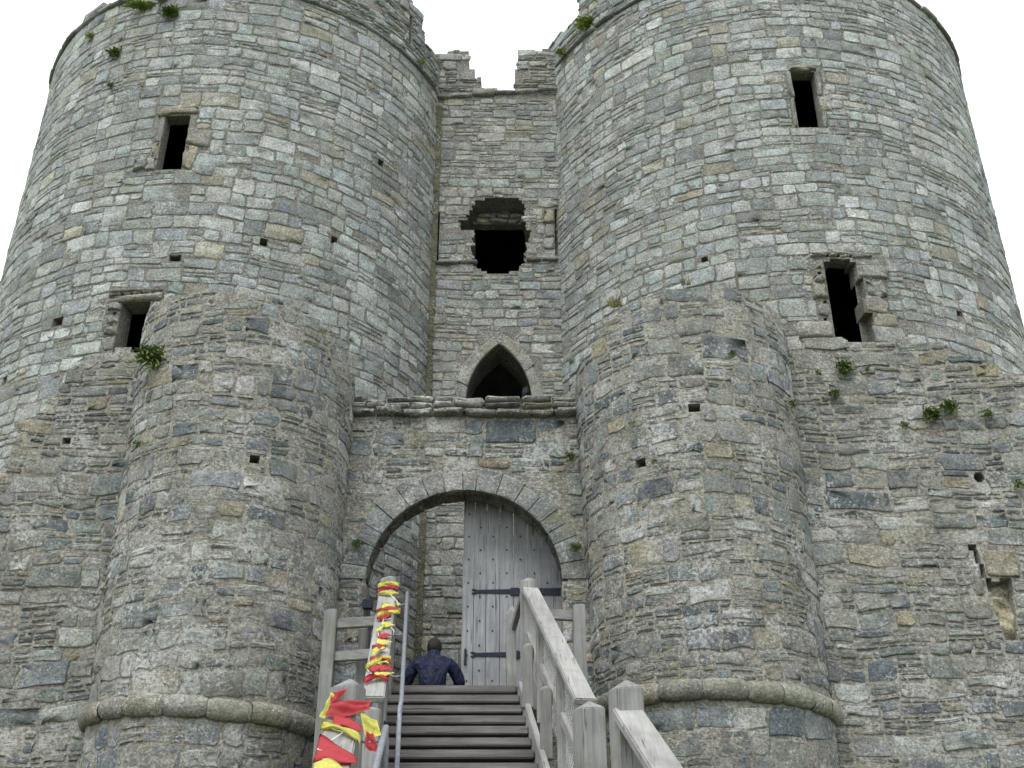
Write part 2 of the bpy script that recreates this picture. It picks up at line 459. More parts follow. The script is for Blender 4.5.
def topL(u):
    b = 19.57 + .0 * u
    b = np.where(u > 1.6, 20.1, b)
    b = np.where(u > 3.42, 21.2 + .12 * rag(u), b)
    b = np.where(u > 4.95, 20.5, b)
    b = np.where((u > -4.3) & (u < -2.4), 19.7 + .5 * rag(u * 1.4, 2), b)
    b = np.where(u < -4.6, 19.45 , b)
    return b + .35 * rag(u, 1) * (u > 1.6)
def hole(u, v, w=.16, h=.15, d=.6, cap=True): return (u - w / 2, u + w / 2, v - h / 2, v + h / 2, d, cap)
big_tower('round grey stone gatehouse tower on the left with moss along its rim', *LTc,
    holes=[(-.46, .02, 14.8, 16.08, .26, False), (-.60, -.10, 10.5, 11.96, .4, False),
           hole(.184, 12.85, .2, .14), hole(1.648, 13.39, .13, .16), hole(2.947, 13.88, .13, .16), hole(3.854, 16.2, .14, .16), hole(-1.822, 11.77, .22, .17), hole(-2.9, 10.9, .12, .16),
           (4.42, 4.5, 19.9, 20.75, .5, True)] + bolt((-.62, -.46, -.28, -.08), 12.12) + bolt((-.70, -.74), 11.75)[:1] + bolt((-.72,), 11.5),
    dress=[('window_surround', [(-.60, .16, 16.08, 16.30), (-.66, -.46, 14.8, 15.1), (-.60, -.46, 15.1, 15.45), (-.56, -.46, 15.45, 16.08), (.02, .46, 15.36, 15.72), (.02, .14, 15.72, 16.08), (.02, .24, 14.8, 15.36), (-.88, -.66, 14.8, 15.06)]),
           ('window_surround', rough_lintel(-.86, .1, 11.96, 12.24, 12.12, (-.62, -.46, -.28, -.08)) + [(-.84, -.6, 11.78, 11.96), (-.84, -.62, 11.53, 11.72), (-.80, -.6, 11.3, 11.47), (-.78, -.58, 11.0, 11.3), (-.1, .12, 11.4, 11.96), (-.1, .2, 10.9, 11.4), (-1.0, -.55, 10.84, 11.0)])],
    string_z=19.5, top=topL, seed=1)

def topR(u):
    b = 20.29 + 0 * u
    b = np.where(u < -3.0, 21.15, b)
    b = np.where((u > -4.75) & (u < -3.0), 21.8, b)
    return b + .4 * rag(u, 3) * (u < -3.0)
big_tower('round grey stone gatehouse tower on the right with two dark windows', *RTc,
    holes=[(-.20, .27, 16.0, 17.40, .24, False), (-.14, .44, 11.05, 12.94, .38, False),
           hole(-2.2, 13.3, .12, .12), hole(2.4, 12.2, .14, .12), (.44, .58, 11.3, 11.9, .3, True), (.44, .52, 12.2, 12.6, .2, True), (-.02, .34, 12.94, 13.0, .3, False)] + bolt((-.05, .14, .36), 13.06) + bolt((-.24,), 12.7) + bolt((-.22,), 12.1) + bolt((-.26,), 11.75),
    dress=[('window_surround', sh([(-.36, .2, 17.10, 17.26), (.14, .26, 16.5, 17.10), (.14, .36, 16.1, 16.5), (.14, .24, 15.70, 16.1), (-.42, -.33, 16.4, 17.10), (-.42, -.33, 15.70, 16.4)], .13, .30)),
           ('window_surround', rough_lintel(-.36, .75, 13.0, 13.14, 13.06, (-.05, .14, .36))[1:] + [(.52, 1.0, 12.6, 12.9), (.44, .7, 12.6, 12.74), (.54, .9, 12.2, 12.58), (.46, .88, 11.92, 12.2), (.58, 1.0, 11.62, 11.9), (.52, 1.1, 11.25, 11.62), (-.40, -.16, 12.75, 12.94), (-.34, -.15, 12.5, 12.66), (-.4, -.15, 12.15, 12.48), (-.36, -.17, 11.8, 12.06), (-.78, -.15, 11.36, 11.72)])],
    string_z=20.3, top=topR, seed=2)

# ================================================================== RECESSED GATE WALL
GY = 19.3
gate = tag(empty('gate_wall', (-.35, GY, 0)), 'flat recessed stone wall between the two big towers with a broken window', 'wall')
fm = plane(GY)
bz = [14.64, 14.72, 14.86, 15.1, 15.3, 15.72, 15.75, 15.98, 16.0, 16.25, 16.4, 16.52, 16.6]
bl_ = [-.45, -.58, -.76, -.82, -.82, -.80, -1.10, -1.10, -.98, -.90, -.80, -.76, -.35]
br_ = [-.1, .08, .24, .26, .38, .36, .26, .28, .26, .27, .26, .2, .0]
brk = []
for z in np.arange(14.64, 16.59, .065):
    zc = z + .03
    brk.append((float(np.interp(zc, bz, bl_)) + random.uniform(-.05, .03), float(np.interp(zc, bz, br_)) + random.uniform(-.03, .05), z, z + .065))
cut = [(h[0], h[1], h[2], h[3], .75, False) for h in brk]
# pointed window: rectangle below, arched head made of slim courses
pcx, psp, phw, phh = -.255, 11.66, .64, 1.30
prr = (phh ** 2 + phw ** 2) / (2 * phw)
phalf = lambda zz: np.sqrt(np.maximum(prr ** 2 - (zz * phh) ** 2, 0)) - (prr - phw)
pt = []
for i in range(30):
    z = psp + phh * i / 30
    hw = float(phalf((i + .5) / 30))
    if hw > .015: pt.append((pcx - hw, pcx + hw, z, psp + phh * (i + 1) / 30, .8, False))
pt.append((pcx - phw, pcx + phw, 9.6, psp, .8, False))
slit = [(-1.60, -1.53, 14.95, 16.2, .4, True), (.90, .965, 15.1, 16.3, .4, True)]
def topG(u):
    t = np.where(u < -1.0, 20.82, np.where(u < -.85, 20.3, np.where(u < -.70, 19.95, np.where(u < .06, 19.64, np.where(u < .14, 20.3, 20.85)))))
    return t + .25 * rag(u * 1.7, 4)
def holes_arr(hs): return [h[:4] for h in hs]
hs = cut + pt + slit
shell('mortar_core', np.arange(-2.0, 1.41, .1), np.concatenate([np.arange(3.5, 19.3, .4), np.arange(19.4, 21.2, .08)]), hs, fm, M_MORTAR, gate, top=topG, thick=.6)
rc = layout(-1.95, 1.35, 3.6, 19.38, macro=(.36, .6), cell=(.7, 1.5), big=.62, thin=.095, asp=(1., 2.6), sw=(.16, .5))
dress_r = [(.66, .90, 15.9, 16.25), (.7, .90, 15.55, 15.9), (.66, .90, 15.25, 15.55)]
ringrects = [(pcx - phw - .2, pcx + phw + .2, psp - .1, psp + 1.0), (pcx - .4, pcx + .4, psp + 1.0, psp + 1.7)]
rc = trim(rc, holes_arr(pt + slit) + dress_r + ringrects)
bu, bv = rc[:, 0] * .5 + rc[:, 1] * .5, rc[:, 2] * .5 + rc[:, 3] * .5
inb = (bv > 14.62) & (bv < 16.6) & (bu > np.interp(bv, bz, bl_) - .02) & (bu < np.interp(bv, bz, br_) + .02)
rc = rc[~inb]
rc = trim(rc, [(a + .1, b - .1, c, d) for a, b, c, d in brk if b - a > .3])
stones('wall', rc, pick_cols(PAL_G, len(rc)), fm, M_GATE, gate, warp=.02, depth=(.004, .02), round_=.014, tilt=.014)
rc = drop_above(layout(-1.95, 1.35, 19.5, 21.3, macro=(.28, .4), big=.4, thin=.085), topG, True)
pc = (rc[:, 0] + rc[:, 1]) / 2
for q in (pc < -.7, (pc >= -.7) & (pc < .06), pc >= .06):
    stones('parapet', rc[q], pick_cols(PAL_G, int(q.sum())), fm, M_GATE, gate, warp=0, rough=1.3)
window_stones(gate, 'jamb_stones', dress_r, fm)
sc = np.array([(x, x + .5, 19.37 + .09 * (x + 1.7) - .0, 19.47 + .09 * (x + 1.7)) for x in np.arange(-1.9, 1.3, .5)])
stones('string_course', sc, pick_cols(PAL_G, len(sc)) * .8, fm, M_MOULD, gate, depth=(.08, .1), warp=0, joint=(0, .004))
ml = np.array([(-1.6, -1.1, 14.86, 14.93), (-1.1, -.72, 14.88, 14.95), (.3, .62, 14.93, 15.0), (.62, .96, 14.94, 15.01)])
stones('drip_ledge', ml, pick_cols(PAL_D, len(ml)) * .8, fm, M_MOULD, gate, depth=(.07, .09), warp=0, joint=(0, .004))
# voussoirs round the pointed head: two arcs
def pointed(u, v, d):       # u from -1 (left spring) over 0 (apex) to 1, v = distance outside the opening
    s = np.abs(u); zz = 1 - s
    hw = phalf(zz)
    nx = np.sign(u) * (.25 + .75 * s); nz = 1.0 - .75 * s
    nn = np.hypot(nx, nz)
    return np.stack([pcx + np.sign(u) * hw + v * nx / nn, GY - d, psp + phh * zz + v * nz / nn], 1)
vr = []
for sgn in (-1, 1):
    e = [.02, .26, .5, .74, 1.0]
    for a, b in zip(e, e[1:]):
        vr.append((min(sgn * a, sgn * b), max(sgn * a, sgn * b), 0.0, random.uniform(.2, .26)))
vr = np.array(vr)
vs_me = []
def pstones(name, rects, fmap, mat, parent, cols, D=.035, nu=5, g=.012):
    """curved voussoirs: subdivided along u"""
    V = []; Q = []; C = []
    for (a, b, c, d), cl in zip(rects, cols):
        o = len(V); uu = np.linspace(a, b, nu)
        dd = D * random.uniform(.7, 1.3)
        gu = g * (b - a) / max(.05, abs(b - a)) * .12
        prof = [(c + .002, -.04), (c + .004, dd * .8), (c + .03, dd), (d - .03, dd), (d - .004, dd * .75), (d, -.04)]
        for i, u in enumerate(uu):
            endf = .8 if i in (0, nu - 1) else 1
            u_ = u + (gu if i == 0 else -gu if i == nu - 1 else 0)
            for (v, z) in prof: V.append((u_, v, z * endf + random.uniform(-.004, .004)))
        m = len(prof)
        for i in range(nu - 1):
            for j in range(m - 1):
                Q.append((o + i * m + j, o + (i + 1) * m + j, o + (i + 1) * m + j + 1, o + i * m + j + 1))
        # end walls
        for i, sg in ((0, 1), (nu - 1, -1)):
            b0 = len(V)
            for (v, z) in prof: V.append((V[o + i * m][0], v, -.04))
            for j in range(m - 1): Q.append((o + i * m + j, o + i * m + j + 1, b0 + j + 1, b0 + j))
        C += [cl] * (len(V) - o)
    W = np.array(V)
    return link(name, np_mesh(name, fmap(W[:, 0], W[:, 1], W[:, 2]), np.array(Q), None, False, np.array(C)), mat, parent)
pstones('window_arch', vr, pointed, M_DRESS, gate, pick_cols([((.30, .28, .225), 2), ((.26, .25, .215), 2)], len(vr)), D=.05)
# chamber behind the openings, interior shade painted in near-black, with a stone lintel across the broken window
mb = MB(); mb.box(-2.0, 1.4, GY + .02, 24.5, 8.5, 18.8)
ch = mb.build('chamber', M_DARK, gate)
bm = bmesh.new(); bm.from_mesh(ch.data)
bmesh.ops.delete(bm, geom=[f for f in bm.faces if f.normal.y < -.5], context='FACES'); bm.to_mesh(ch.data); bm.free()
lin = np.array([(x, x + w_, z, z + h_) for x, w_, z, h_ in ((-.8, .3, 16.28, .12), (-.5, .42, 16.26, .14), (-.08, .25, 16.29, .12), (.17, .3, 16.27, .13), (-.75, .4, 16.41, .12), (-.35, .3, 16.41, .12), (-.05, .5, 16.42, .12))])
stones('inner_lintel', lin, pick_cols(PAL_D, len(lin)) * .9, plane(GY + .5), M_GATE, gate, depth=(.0, .08), warp=.03, rough=2.2)
MB().box(-.9, .4, GY + .52, GY + .74, 16.28, 16.9).build('lintel_core', M_MORTAR, gate)
# rubble inside the pointed window
rb = np.array([(-.95, -.6, 11.0, 11.5), (-.55, -.3, 11.2, 11.62), (-.3, -.02, 11.2, 11.6), (.1, .42, 11.0, 11.7), (.15, .4, 11.7, 11.95), (-.4, -.2, 11.62, 11.8), (.2, .4, 11.95, 12.2)])
stones('rubble_fill', rb, pick_cols(PAL_R, len(rb)) * .8, plane(GY + .5), M_GATE, gate, depth=(.1, .4), warp=.02, rough=2)
# moss-stained mortar fillet in the left corner
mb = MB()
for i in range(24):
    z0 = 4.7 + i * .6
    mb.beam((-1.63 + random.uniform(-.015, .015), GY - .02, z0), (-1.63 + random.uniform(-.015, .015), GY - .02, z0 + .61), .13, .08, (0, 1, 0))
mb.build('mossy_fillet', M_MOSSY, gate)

# ================================================================== TURRETS
def turret(label, cx, cy, r, z_m, topf, holes, rb, lean):
    root = tag(empty('turret', (cx, cy, 0)), label, 'turret')
    fm = leancyl(cx, cy, rb, r, lean)
    us = np.linspace(-PI * r, PI * r, 100); vs = np.concatenate([np.arange(0, 9.0, .25), np.arange(9.0, 10.7, .07)])
    shell('mortar_core', us, vs, holes, fm, M_MORTAR2, root, top=topf, thick=.35)
    rc = layout(-2.1 * r, 2.1 * r, .1, z_m - .13, macro=(.45, .8), cell=(.7, 1.5), big=.8, thin=.10, asp=(.8, 2.0), sw=(.12, .4))
    rc2 = layout(-2.1 * r, 2.1 * r, z_m + .13, 9.45, macro=(.34, .62), cell=(.6, 1.3), big=.72, thin=.085, asp=(.9, 2.1), sw=(.1, .38))
    rc3 = layout(-2.1 * r, 2.1 * r, 9.45, 10.5, macro=(.2, .3), cell=(.5, 1.), big=.5, thin=.08, asp=(1.2, 2.5), sw=(.1, .3))
    rc = drop_above(np.concatenate([rc, rc2, rc3]), topf)
    rc = trim(rc, [h[:4] for h in holes])
    stones('wall', rc, pick_cols(PAL_R, len(rc), .2), fm, M_TURRET, root, warp=.028, depth=(.0, .016), rough=1.2, tilt=.015, joint=(.007, .02), round_=.014)
    # roll moulding, in dressed lengths
    V = []; Q = []; C = []
    x = -2.2 * r
    while x < 2.2 * r:
        w = random.uniform(.38, .55); o = len(V); jz = random.uniform(-.012, .012); jd = random.uniform(-.008, .008); cl = pick_cols([((.245, .225, .18), 2), ((.215, .205, .17), 2)], 1)[0]
        na = 8
        for i in range(na):
            u = x + .003 + (w - .006) * i / (na - 1)
            for k in range(11):
                a = -PI / 2 - .25 + (PI + .5) * k / 10
                pinch = .80 if i in (0, na - 1) else 1
                V.append((u, z_m + jz - .03 * u + .125 * math.sin(a) * pinch, .02 + jd + .095 * math.cos(a) * pinch))
        for i in range(na - 1):
            for k in range(10): Q.append((o + i * 11 + k, o + (i + 1) * 11 + k, o + (i + 1) * 11 + k + 1, o + i * 11 + k + 1))
        C += [cl] * (len(V) - o)
        x += w
    W = np.array(V)
    link('roll_moulding', np_mesh('roll_moulding', fm(W[:, 0], W[:, 1], W[:, 2]), np.array(Q), None, True, np.array(C)), M_MOULD, root)
    disc('turret_top', cx, cy, 9.35, r - .01, M_MORTAR2, root)
    return root
turret('low round rubble turret left of the gateway with a roll moulding', -3.86, 14.5, 1.55, 4.5,
       lambda u: 10.06 - .16 * (u / 1.5) - .25 * np.maximum(0, u - 1.) + .16 * rag(u * 1.3, 5),
       [hole(.578, 7.62, .13, .12, .4), hole(1.811, 6.14, .1, .12, .3)], 1.47, .06)
turret('low round rubble turret right of the gateway with grass on top', 2.5, 14.6, 1.57, 4.7,
       lambda u: 10.14 + .02 * u - .3 * np.maximum(0, -u - .6) + .16 * rag(u * 1.2, 6),
       [hole(-.133, 8.34, .16, .12, .4), hole(-.922, 7.67, .15, .12, .4)], 1.48, .05)

# ================================================================== CURTAIN WALLS
def curtain(label, x0, x1, topf, holes, dress, cap=True):
    root = tag(empty('curtain_wall', ((x0 + x1) / 2, 14.6, 0)), label, 'wall')
    KK = 14.25 / 14.6
    pf = plane(14.25); fm = lambda u, v, d: pf(u * KK, (v - 1.65) * KK + 1.65, d)
    shell('mortar_core', np.arange(x0, x1 + .01, .12), np.concatenate([np.arange(-.1, 7., .4), np.arange(7., 10.9, .09)]), holes, fm, M_MORTAR2, root, top=topf, thick=1.1)
    rc = layout(x0, x1, .05, 10.8, macro=(.32, .62), cell=(.7, 1.5), big=.6, thin=.085, asp=(1.1, 2.8), sw=(.12, .48))
    rc = drop_above(rc, topf)
    forced = [d for ds in dress for d in ds[1]]
    rc = trim(rc, [h[:4] for h in holes] + forced)
    rc = rc[(rc[:, 0] > x0 - .3) & (rc[:, 1] < x1 + .3)]
    stones('wall', rc, pick_cols(PAL_R, len(rc), .22), fm, M_CURTAIN, root, warp=.035, depth=(.0, .02), rough=1.3, tilt=.018, joint=(.006, .018), round_=.015)
    for nm, it in dress: window_stones(root, nm, it, fm, depth=(.02, .05))
    return root
rnd = []
for k in range(5):   # small round putlog hole
    a0 = -.075 + .03 * k; hw = math.sqrt(max(.001, .078 ** 2 - (a0 + .015) ** 2)); rnd.append((6.6 - hw, 6.6 + hw, 8.03 + a0, 8.03 + a0 + .03, .45, True))
notch = [(6.24, 6.36, 6.94, 7.03, .25, True), (6.30, 6.37, 6.75, 6.94, .2, True), (6.34, 6.41, 6.55, 6.75, .2, True), (6.39, 6.47, 6.35, 6.55, .22, True), (6.43, 6.70, 6.02, 6.5, .3, False), (6.46, 6.68, 5.82, 6.02, .3, False), (6.48, 6.66, 5.7, 5.82, .3, False), (6.58, 6.74, 6.3, 6.55, .3, False)]
cr = curtain('rubble curtain wall right of the turret with ferns and a broken slot', 2.6, 14, lambda u: np.interp(u, [2, 5.7, 6.4, 7.0, 8, 9, 14], [10.3, 10.28, 10.15, 9.85, 9.55, 9.3, 9.3]) + .45 * rag(u, 7),
        rnd + notch, [('slot_stones', [(6.40, 6.88, 6.55, 6.96), (6.22, 6.34, 6.3, 6.74), (6.02, 6.38, 5.98, 6.3)])])
nx_, nz_ = 26, 46; V_ = []
for i in range(nz_):
    for j in range(nx_):
        x = (6.36 + .52 * j / (nx_ - 1)) * .976; z = (5.6 + .98 * i / (nz_ - 1) - 1.65) * .976 + 1.65
        V_.append((x, 14.37 + .05 * math.sin(5 * z + 2 * x) + .035 * math.sin(13 * z - 9 * x) + .02 * math.sin(31 * z + 17 * x) + (.06 if z > 6.2 else 0) + random.uniform(-.004, .004), z))
V_ = np.array(V_); I_ = np.arange(nx_ * nz_).reshape(nz_, nx_)
link('slot_back', np_mesh('slot_back', V_, np.stack([I_[:-1, :-1], I_[:-1, 1:], I_[1:, 1:], I_[1:, :-1]], -1).reshape(-1, 4), None, True, np.tile(np.array([[.35, .315, .22]]), (len(V_), 1))), M_DRESS, cr)
curtain('rubble curtain wall left of the turret with ragged sloping top', -14, -3.9, lambda u: np.interp(u, [-14, -8, -7.25, -7.05, -6.7, -6.3, -5.7, -4], [7.2, 7.3, 8.1, 8.6, 9.5, 9.9, 10.1, 10.1]) + .4 * rag(u, 8),
        [hole(-6.4, 8.6, .12, .1, .3)], [])

# ================================================================== GATEWAY SCREEN WITH ARCH
AY = 14.6; ACX, ASP, AR = -.65, 6.5, 1.325
scr = tag(empty('gateway_wall', (ACX, AY, 0)), 'stone gateway wall with round arch between the two turrets', 'wall')
fm = plane(AY)
jamb = [(ACX - AR, ACX + AR, 4.6, ASP, .47, False)]
inarch = lambda u, v: ((u - ACX) ** 2 + (v - ASP) ** 2 < (AR + .07) ** 2) & (v > ASP - .001)
shell('mortar_core', np.arange(-2.7, 1.35, .05), np.arange(0, 9.01, .09), jamb, fm, M_MORTAR2, scr, top=lambda u: 8.99 + 0 * u, thick=.47, arch=inarch)
rc = layout(-2.65, 1.3, 4.7, 8.96, macro=(.35, .6), cell=(.6, 1.3), big=.62, thin=.085, asp=(1., 2.3), sw=(.12, .42))
rc = np.concatenate([rc, layout(-2.65, 1.3, .1, 4.6)])
rc = trim(rc, holes_arr(jamb))
cxm, czm = (rc[:, 0] + rc[:, 1]) / 2 - ACX, (rc[:, 2] + rc[:, 3]) / 2 - ASP
hx = np.maximum(np.abs(cxm) - (rc[:, 1] - rc[:, 0]) / 2 * .55, 0); hz = np.maximum(np.abs(czm) - (rc[:, 3] - rc[:, 2]) / 2 * .55, 0)
rc = rc[~((np.hypot(hx, hz) < AR + .34) & (czm > -.02))]
stones('wall', rc, pick_cols(PAL_R, len(rc), .18), fm, M_CURTAIN, scr, warp=.015, depth=(.0, .022), rough=1.3, tilt=.02, round_=.016, joint=(.005, .016))
vo = []; a = 0.02
while a < PI - .05:
    w = random.uniform(.13, .24)
    if PI - (a + w) < .1: w = PI - .02 - a
    vo.append((a, a + w, AR, AR + random.uniform(.27, .38))); a += w
pstones('arch_stones', np.array(vo), arcmap(ACX, ASP, AY), M_GATE, scr, pick_cols([((.18, .19, .186), 3), ((.205, .208, .195), 3), ((.24, .238, .222), 2)], len(vo)), D=.03, g=.045)
# soffit of the arch, laid in stones
a = 0; so = []
while a < PI * AR:
    w = random.uniform(.2, .36); b = 0
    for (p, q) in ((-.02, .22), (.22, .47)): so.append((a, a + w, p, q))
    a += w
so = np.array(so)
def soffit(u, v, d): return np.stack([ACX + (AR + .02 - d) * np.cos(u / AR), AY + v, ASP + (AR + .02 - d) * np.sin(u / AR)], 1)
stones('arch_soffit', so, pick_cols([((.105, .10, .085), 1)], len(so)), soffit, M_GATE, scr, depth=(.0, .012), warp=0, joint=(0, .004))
sv = [(i / 32 * PI * (AR + .0), v) for i in range(33) for v in (0.0, .47)]
W = np.array(sv)
link('soffit_core', np_mesh('soffit_core', soffit(W[:, 0], W[:, 1], -.02 + 0 * W[:, 0]), [(2 * i, 2 * i + 1, 2 * i + 3, 2 * i + 2) for i in range(32)]), M_MORTAR2, scr)
# string course with rough capping stones
lg = []; x = -2.5
while x < 1.1:
    w = random.uniform(.3, .6); lg.append((x, x + w, 8.97 + random.uniform(-.012, .012), 9.09 + random.uniform(-.012, .012))); x += w
stones('string_course', np.array(lg), pick_cols([((.17, .16, .135), 2), ((.14, .135, .115), 2), ((.22, .21, .18), 1)], len(lg)), fm, M_MOULD, scr, depth=(.09, .16), warp=.012, joint=(0, .008), round_=.015, rough=1.8)
cp = []; x = -2.5
while x < 1.1:
    w = random.uniform(.25, .6)
    n = random.choice((1, 2))
    z = 9.10
    for q in range(n):
        hh = random.uniform(.08, .12) if n == 2 else random.uniform(.13, .22); cp.append((x, x + w, z, z + hh)); z += hh
    x += w
stones('capping', np.array(cp), pick_cols(PAL_R, len(cp)), fm, M_CURTAIN, scr, depth=(.05, .12), warp=0, rough=1.6)
MB().box(-2.6, 1.2, AY + .0, AY + .47, 8.99, 9.2).build('capping_core', M_MORTAR2, scr)
M_IRON = plain_mat('black_iron', (.022, .024, .036), .55, .5, .3, 20)
mb = MB(); mb.box(-1.99, -1.86, AY - .05, AY + .05, 6.12, 6.24); mb.beam((-1.93, AY, 6.1), (-1.96, AY, 5.2), .03, .05, (0, 1, 0)); mb.beam((-1.9, AY, 6.1), (-1.86, AY, 5.5), .03, .04, (0, 1, 0))
mb.build('iron_bracket', M_IRON, scr, .004)

# ================================================================== DOOR
M_DOOR = wood_mat('grey_oak', (.18, .185, .19), (.32, .325, .33), 'z', .05)
DY = 15.11
door = tag(empty('door', (.05, DY, 4.8)), 'tall weathered grey plank door filling the right half of the arch', 'door')
edges = [-.69, -.53, -.36, -.17, .02, .215, .41, .575, .70]
pm = MB()
for a, b in zip(edges, edges[1:]):
    za = ASP + .02 + math.sqrt(max(.0, (AR + .08) ** 2 - (a - ACX) ** 2)); zb = ASP + .02 + math.sqrt(max(.0, (AR + .08) ** 2 - (b - ACX) ** 2))
    g = .003
    y0 = DY + random.uniform(-.004, .004)
    pm.hexa([(a + g, y0, 4.8), (b - g, y0, 4.8), (b - g, y0 + .06, 4.8), (a + g, y0 + .06, 4.8), (a + g, y0, za), (b - g, y0, zb), (b - g, y0 + .06, zb), (a + g, y0 + .06, za)])
pm.build('planks', M_DOOR, door, .004)
MB().box(-.68, .69, DY + .058, DY + .10, 4.85, 6.6).build('back_boards', M_DARK, door)
for z in (6.52, 5.64):
    mb = MB(); mb.hexa([(-.52, DY - .014, z - .02), (.70, DY - .014, z - .055), (.70, DY + .0, z - .055), (-.52, DY, z - .02), (-.52, DY - .014, z + .025), (.70, DY - .014, z + .055), (.70, DY, z + .055), (-.52, DY, z + .025)])
    mb.box(-.02, .10, DY - .022, DY, z - .055, z + .055)
    mb.box(-.56, -.5, DY - .014, DY, z - .035, z - .012); mb.box(-.56, -.5, DY - .014, DY, z + .015, z + .038)
    mb.build('strap_hinge', M_IRON, door, .003)
nm_ = MB()
for i, (a, b) in enumerate(zip(edges, edges[1:])):
    x = (a + b) / 2
    for z in np.arange(4.95 + (.14 if i % 2 else 0), 7.7, .34):
        if (x - ACX) ** 2 + max(0, z - ASP) ** 2 < (AR - .1) ** 2:
            nm_.beam((x, DY - .012, z), (x, DY + .01, z), .022, .022)
nm_.build('nails', M_IRON, door, .004)
MB().box(-.645, -.615, DY - .035, DY - .004, 5.5, 5.72).build('door_handle', M_IRON, door, .006)

# ================================================================== STAIRCASE
M_RAIL = wood_mat('weathered_rail', (.22, .215, .20), (.33, .324, .305), 'y', .25, pitch=34.7)
M_SIDE = wood_mat('weathered_side_rail', (.15, .15, .14), (.31, .305, .29), 'x', .3)
M_POST = wood_mat('weathered_post', (.15, .15, .14), (.30, .297, .28), 'z', .4)
M_TREAD = wood_mat('weathered_tread', (.10, .095, .09), (.22, .205, .19), 'x', .1)
M_STEEL = plain_mat('galvanised_pipe', (.22, .23, .25), .6, .35, .25, 30)
M_WIRE = plain_mat('galvanised_wire', (.42, .42, .40), .5, .5)
st = tag(empty('staircase', (-.5, 9.5, 0)), 'weathered timber staircase with handrails climbing to the gateway', 'staircase')
G, RS = .24, .1634
ZT = 4.735
xl = lambda y: -1.42 + .085 * (13 - y)
xr = lambda y: .055 + .118 * (13 - y)
MB().box(-1.62, .42, 13.05, 14.54, ZT - .08, ZT - .0).build('landing_deck', M_TREAD, st, .006)
MB().box(-1.6, .4, 13.06, 13.2, ZT - .32, ZT - .085).box(-1.58, -1.46, 13.3, 13.42, 0, ZT - .09).box(.26, .38, 13.3, 13.42, 0, ZT - .09).build('landing_frame', M_TREAD, st, .006)
def tread(y, z, last=False):
    a, b = xl(y) - .02, xr(y) + .0
    mb = MB()
    zj = random.uniform(-.004, .004)
    mb.box(a + random.uniform(-.01, .01), b + random.uniform(-.008, .008), y + random.uniform(-.004, .004), y + .255, z - .085 + zj, z + zj)
    mb.build('tread', M_TREAD, st, .012)
for k in range(0, 12): tread(13 - G * k, ZT - RS * k)
ZL = ZT - RS * 12
MB().box(xl(10.1) - .15, xr(10.1) + .35, 8.86, 10.12, ZL - .09, ZL).build('half_landing', M_TREAD, st, .006)
for k in range(1, 17):
    y = 8.86 - G * k; tread(y, ZL - RS * k)
for s in (0, 1):
    f = xl if s == 0 else xr
    o = -.06 if s == 0 else .035
    mb = MB(); mb.beam((f(13) + o, 13.05, ZT - .10), (f(10.1) + o, 10.1, ZL - .06), .06, .34); mb.build('stringer', M_RAIL, st, .008)
    mb = MB(); mb.beam((f(8.86) + o, 8.9, ZL - .1), (f(5.0) + o, 5.0, ZL - RS * 16 - .05), .06, .3); mb.build('stringer', M_RAIL, st, .008)
# near-black boards added under the open treads, painting the shade in the gaps
MB().hexa([(xl(13), 13.32, ZT - .2), (xr(13), 13.32, ZT - .2), (xr(13), 13.35, ZT - .2), (xl(13), 13.35, ZT - .2), (xl(10.3), 10.42, ZL - .1), (xr(10.3), 10.42, ZL - .1), (xr(10.3), 10.45, ZL - .14), (xl(10.3), 10.45, ZL - .14)]).build('shade_boards', M_DARK, st)

def post(x, y, z0, z1, w=.18, peak=.07, lean=0, name='post', rot=0.0, mat=None):
    """square post with a weathered pyramid top"""
    me = bpy.data.meshes.new(name); bm = bmesh.new()
    h = w / 2
    c, s_ = math.cos(rot), math.sin(rot)
    def p(a, b, z): return bm.verts.new((x + a * c - b * s_ + lean * (z - z0), y + a * s_ + b * c, z))
    lo = [p(a, b, z0) for a, b in ((-h, -h), (h, -h), (h, h), (-h, h))]
    hi = [p(a, b, z1 - peak * q) for (a, b), q in zip(((-h, -h), (h, -h), (h, h), (-h, h)), (1.2, .9, .8, 1.))]
    ap = p(.1 * h, 0, z1)
    for i in range(4):
        bm.faces.new((lo[i], lo[(i + 1) % 4], hi[(i + 1) % 4], hi[i])); bm.faces.new((hi[i], hi[(i + 1) % 4], ap))
    bm.faces.new(lo[::-1])
    bmesh.ops.bevel(bm, geom=[e for e in bm.edges], offset=.008, segments=2, affect='EDGES')
    bm.to_mesh(me); bm.free()
    return link(name, me, mat or M_POST, st)
RT0, RT1 = Vector((.215, 12.92, 5.84)), Vector((.655, 10.12, 3.90))
LT0, LT1 = Vector((-1.47, 12.92, 5.86)), Vector((-1.235, 10.12, 3.92))
post(.19, 13.0, ZT - .3, 6.02, .185, .06)
post(-1.475, 13.0, ZT - .3, 6.04, .185, .05)
post(.672, 10.05, 0, 3.90, .225, .08, rot=.35)
post(-1.25, 10.1, 0, 3.86, .19, .05)
post(.90, 9.0, 0, 3.83, .215, .08, rot=.33)
post(-1.30, 9.0, 0, 3.84, .225, .08, rot=-.2)
def rail(p, q, w=.2, h=.065, name='handrail'):
    mb = MB(); mb.beam(p, q, w, h); return mb.build(name, M_RAIL, st, .012)
rail(RT0, RT1); rail(LT0, LT1)
RB0, RB1 = Vector((.90, 8.95, 3.56)), Vector((1.62, 5.1, .95))
LB0, LB1 = Vector((-1.31, 8.93, 3.50)), Vector((-1.05, 5.1, .80))
rail(RB0, RB1, .25, .075); rail(LB0, LB1, .26, .075)
post(1.60, 5.2, 0, 1.2, .2, .07); post(-1.06, 5.2, 0, 1.1, .2, .07)
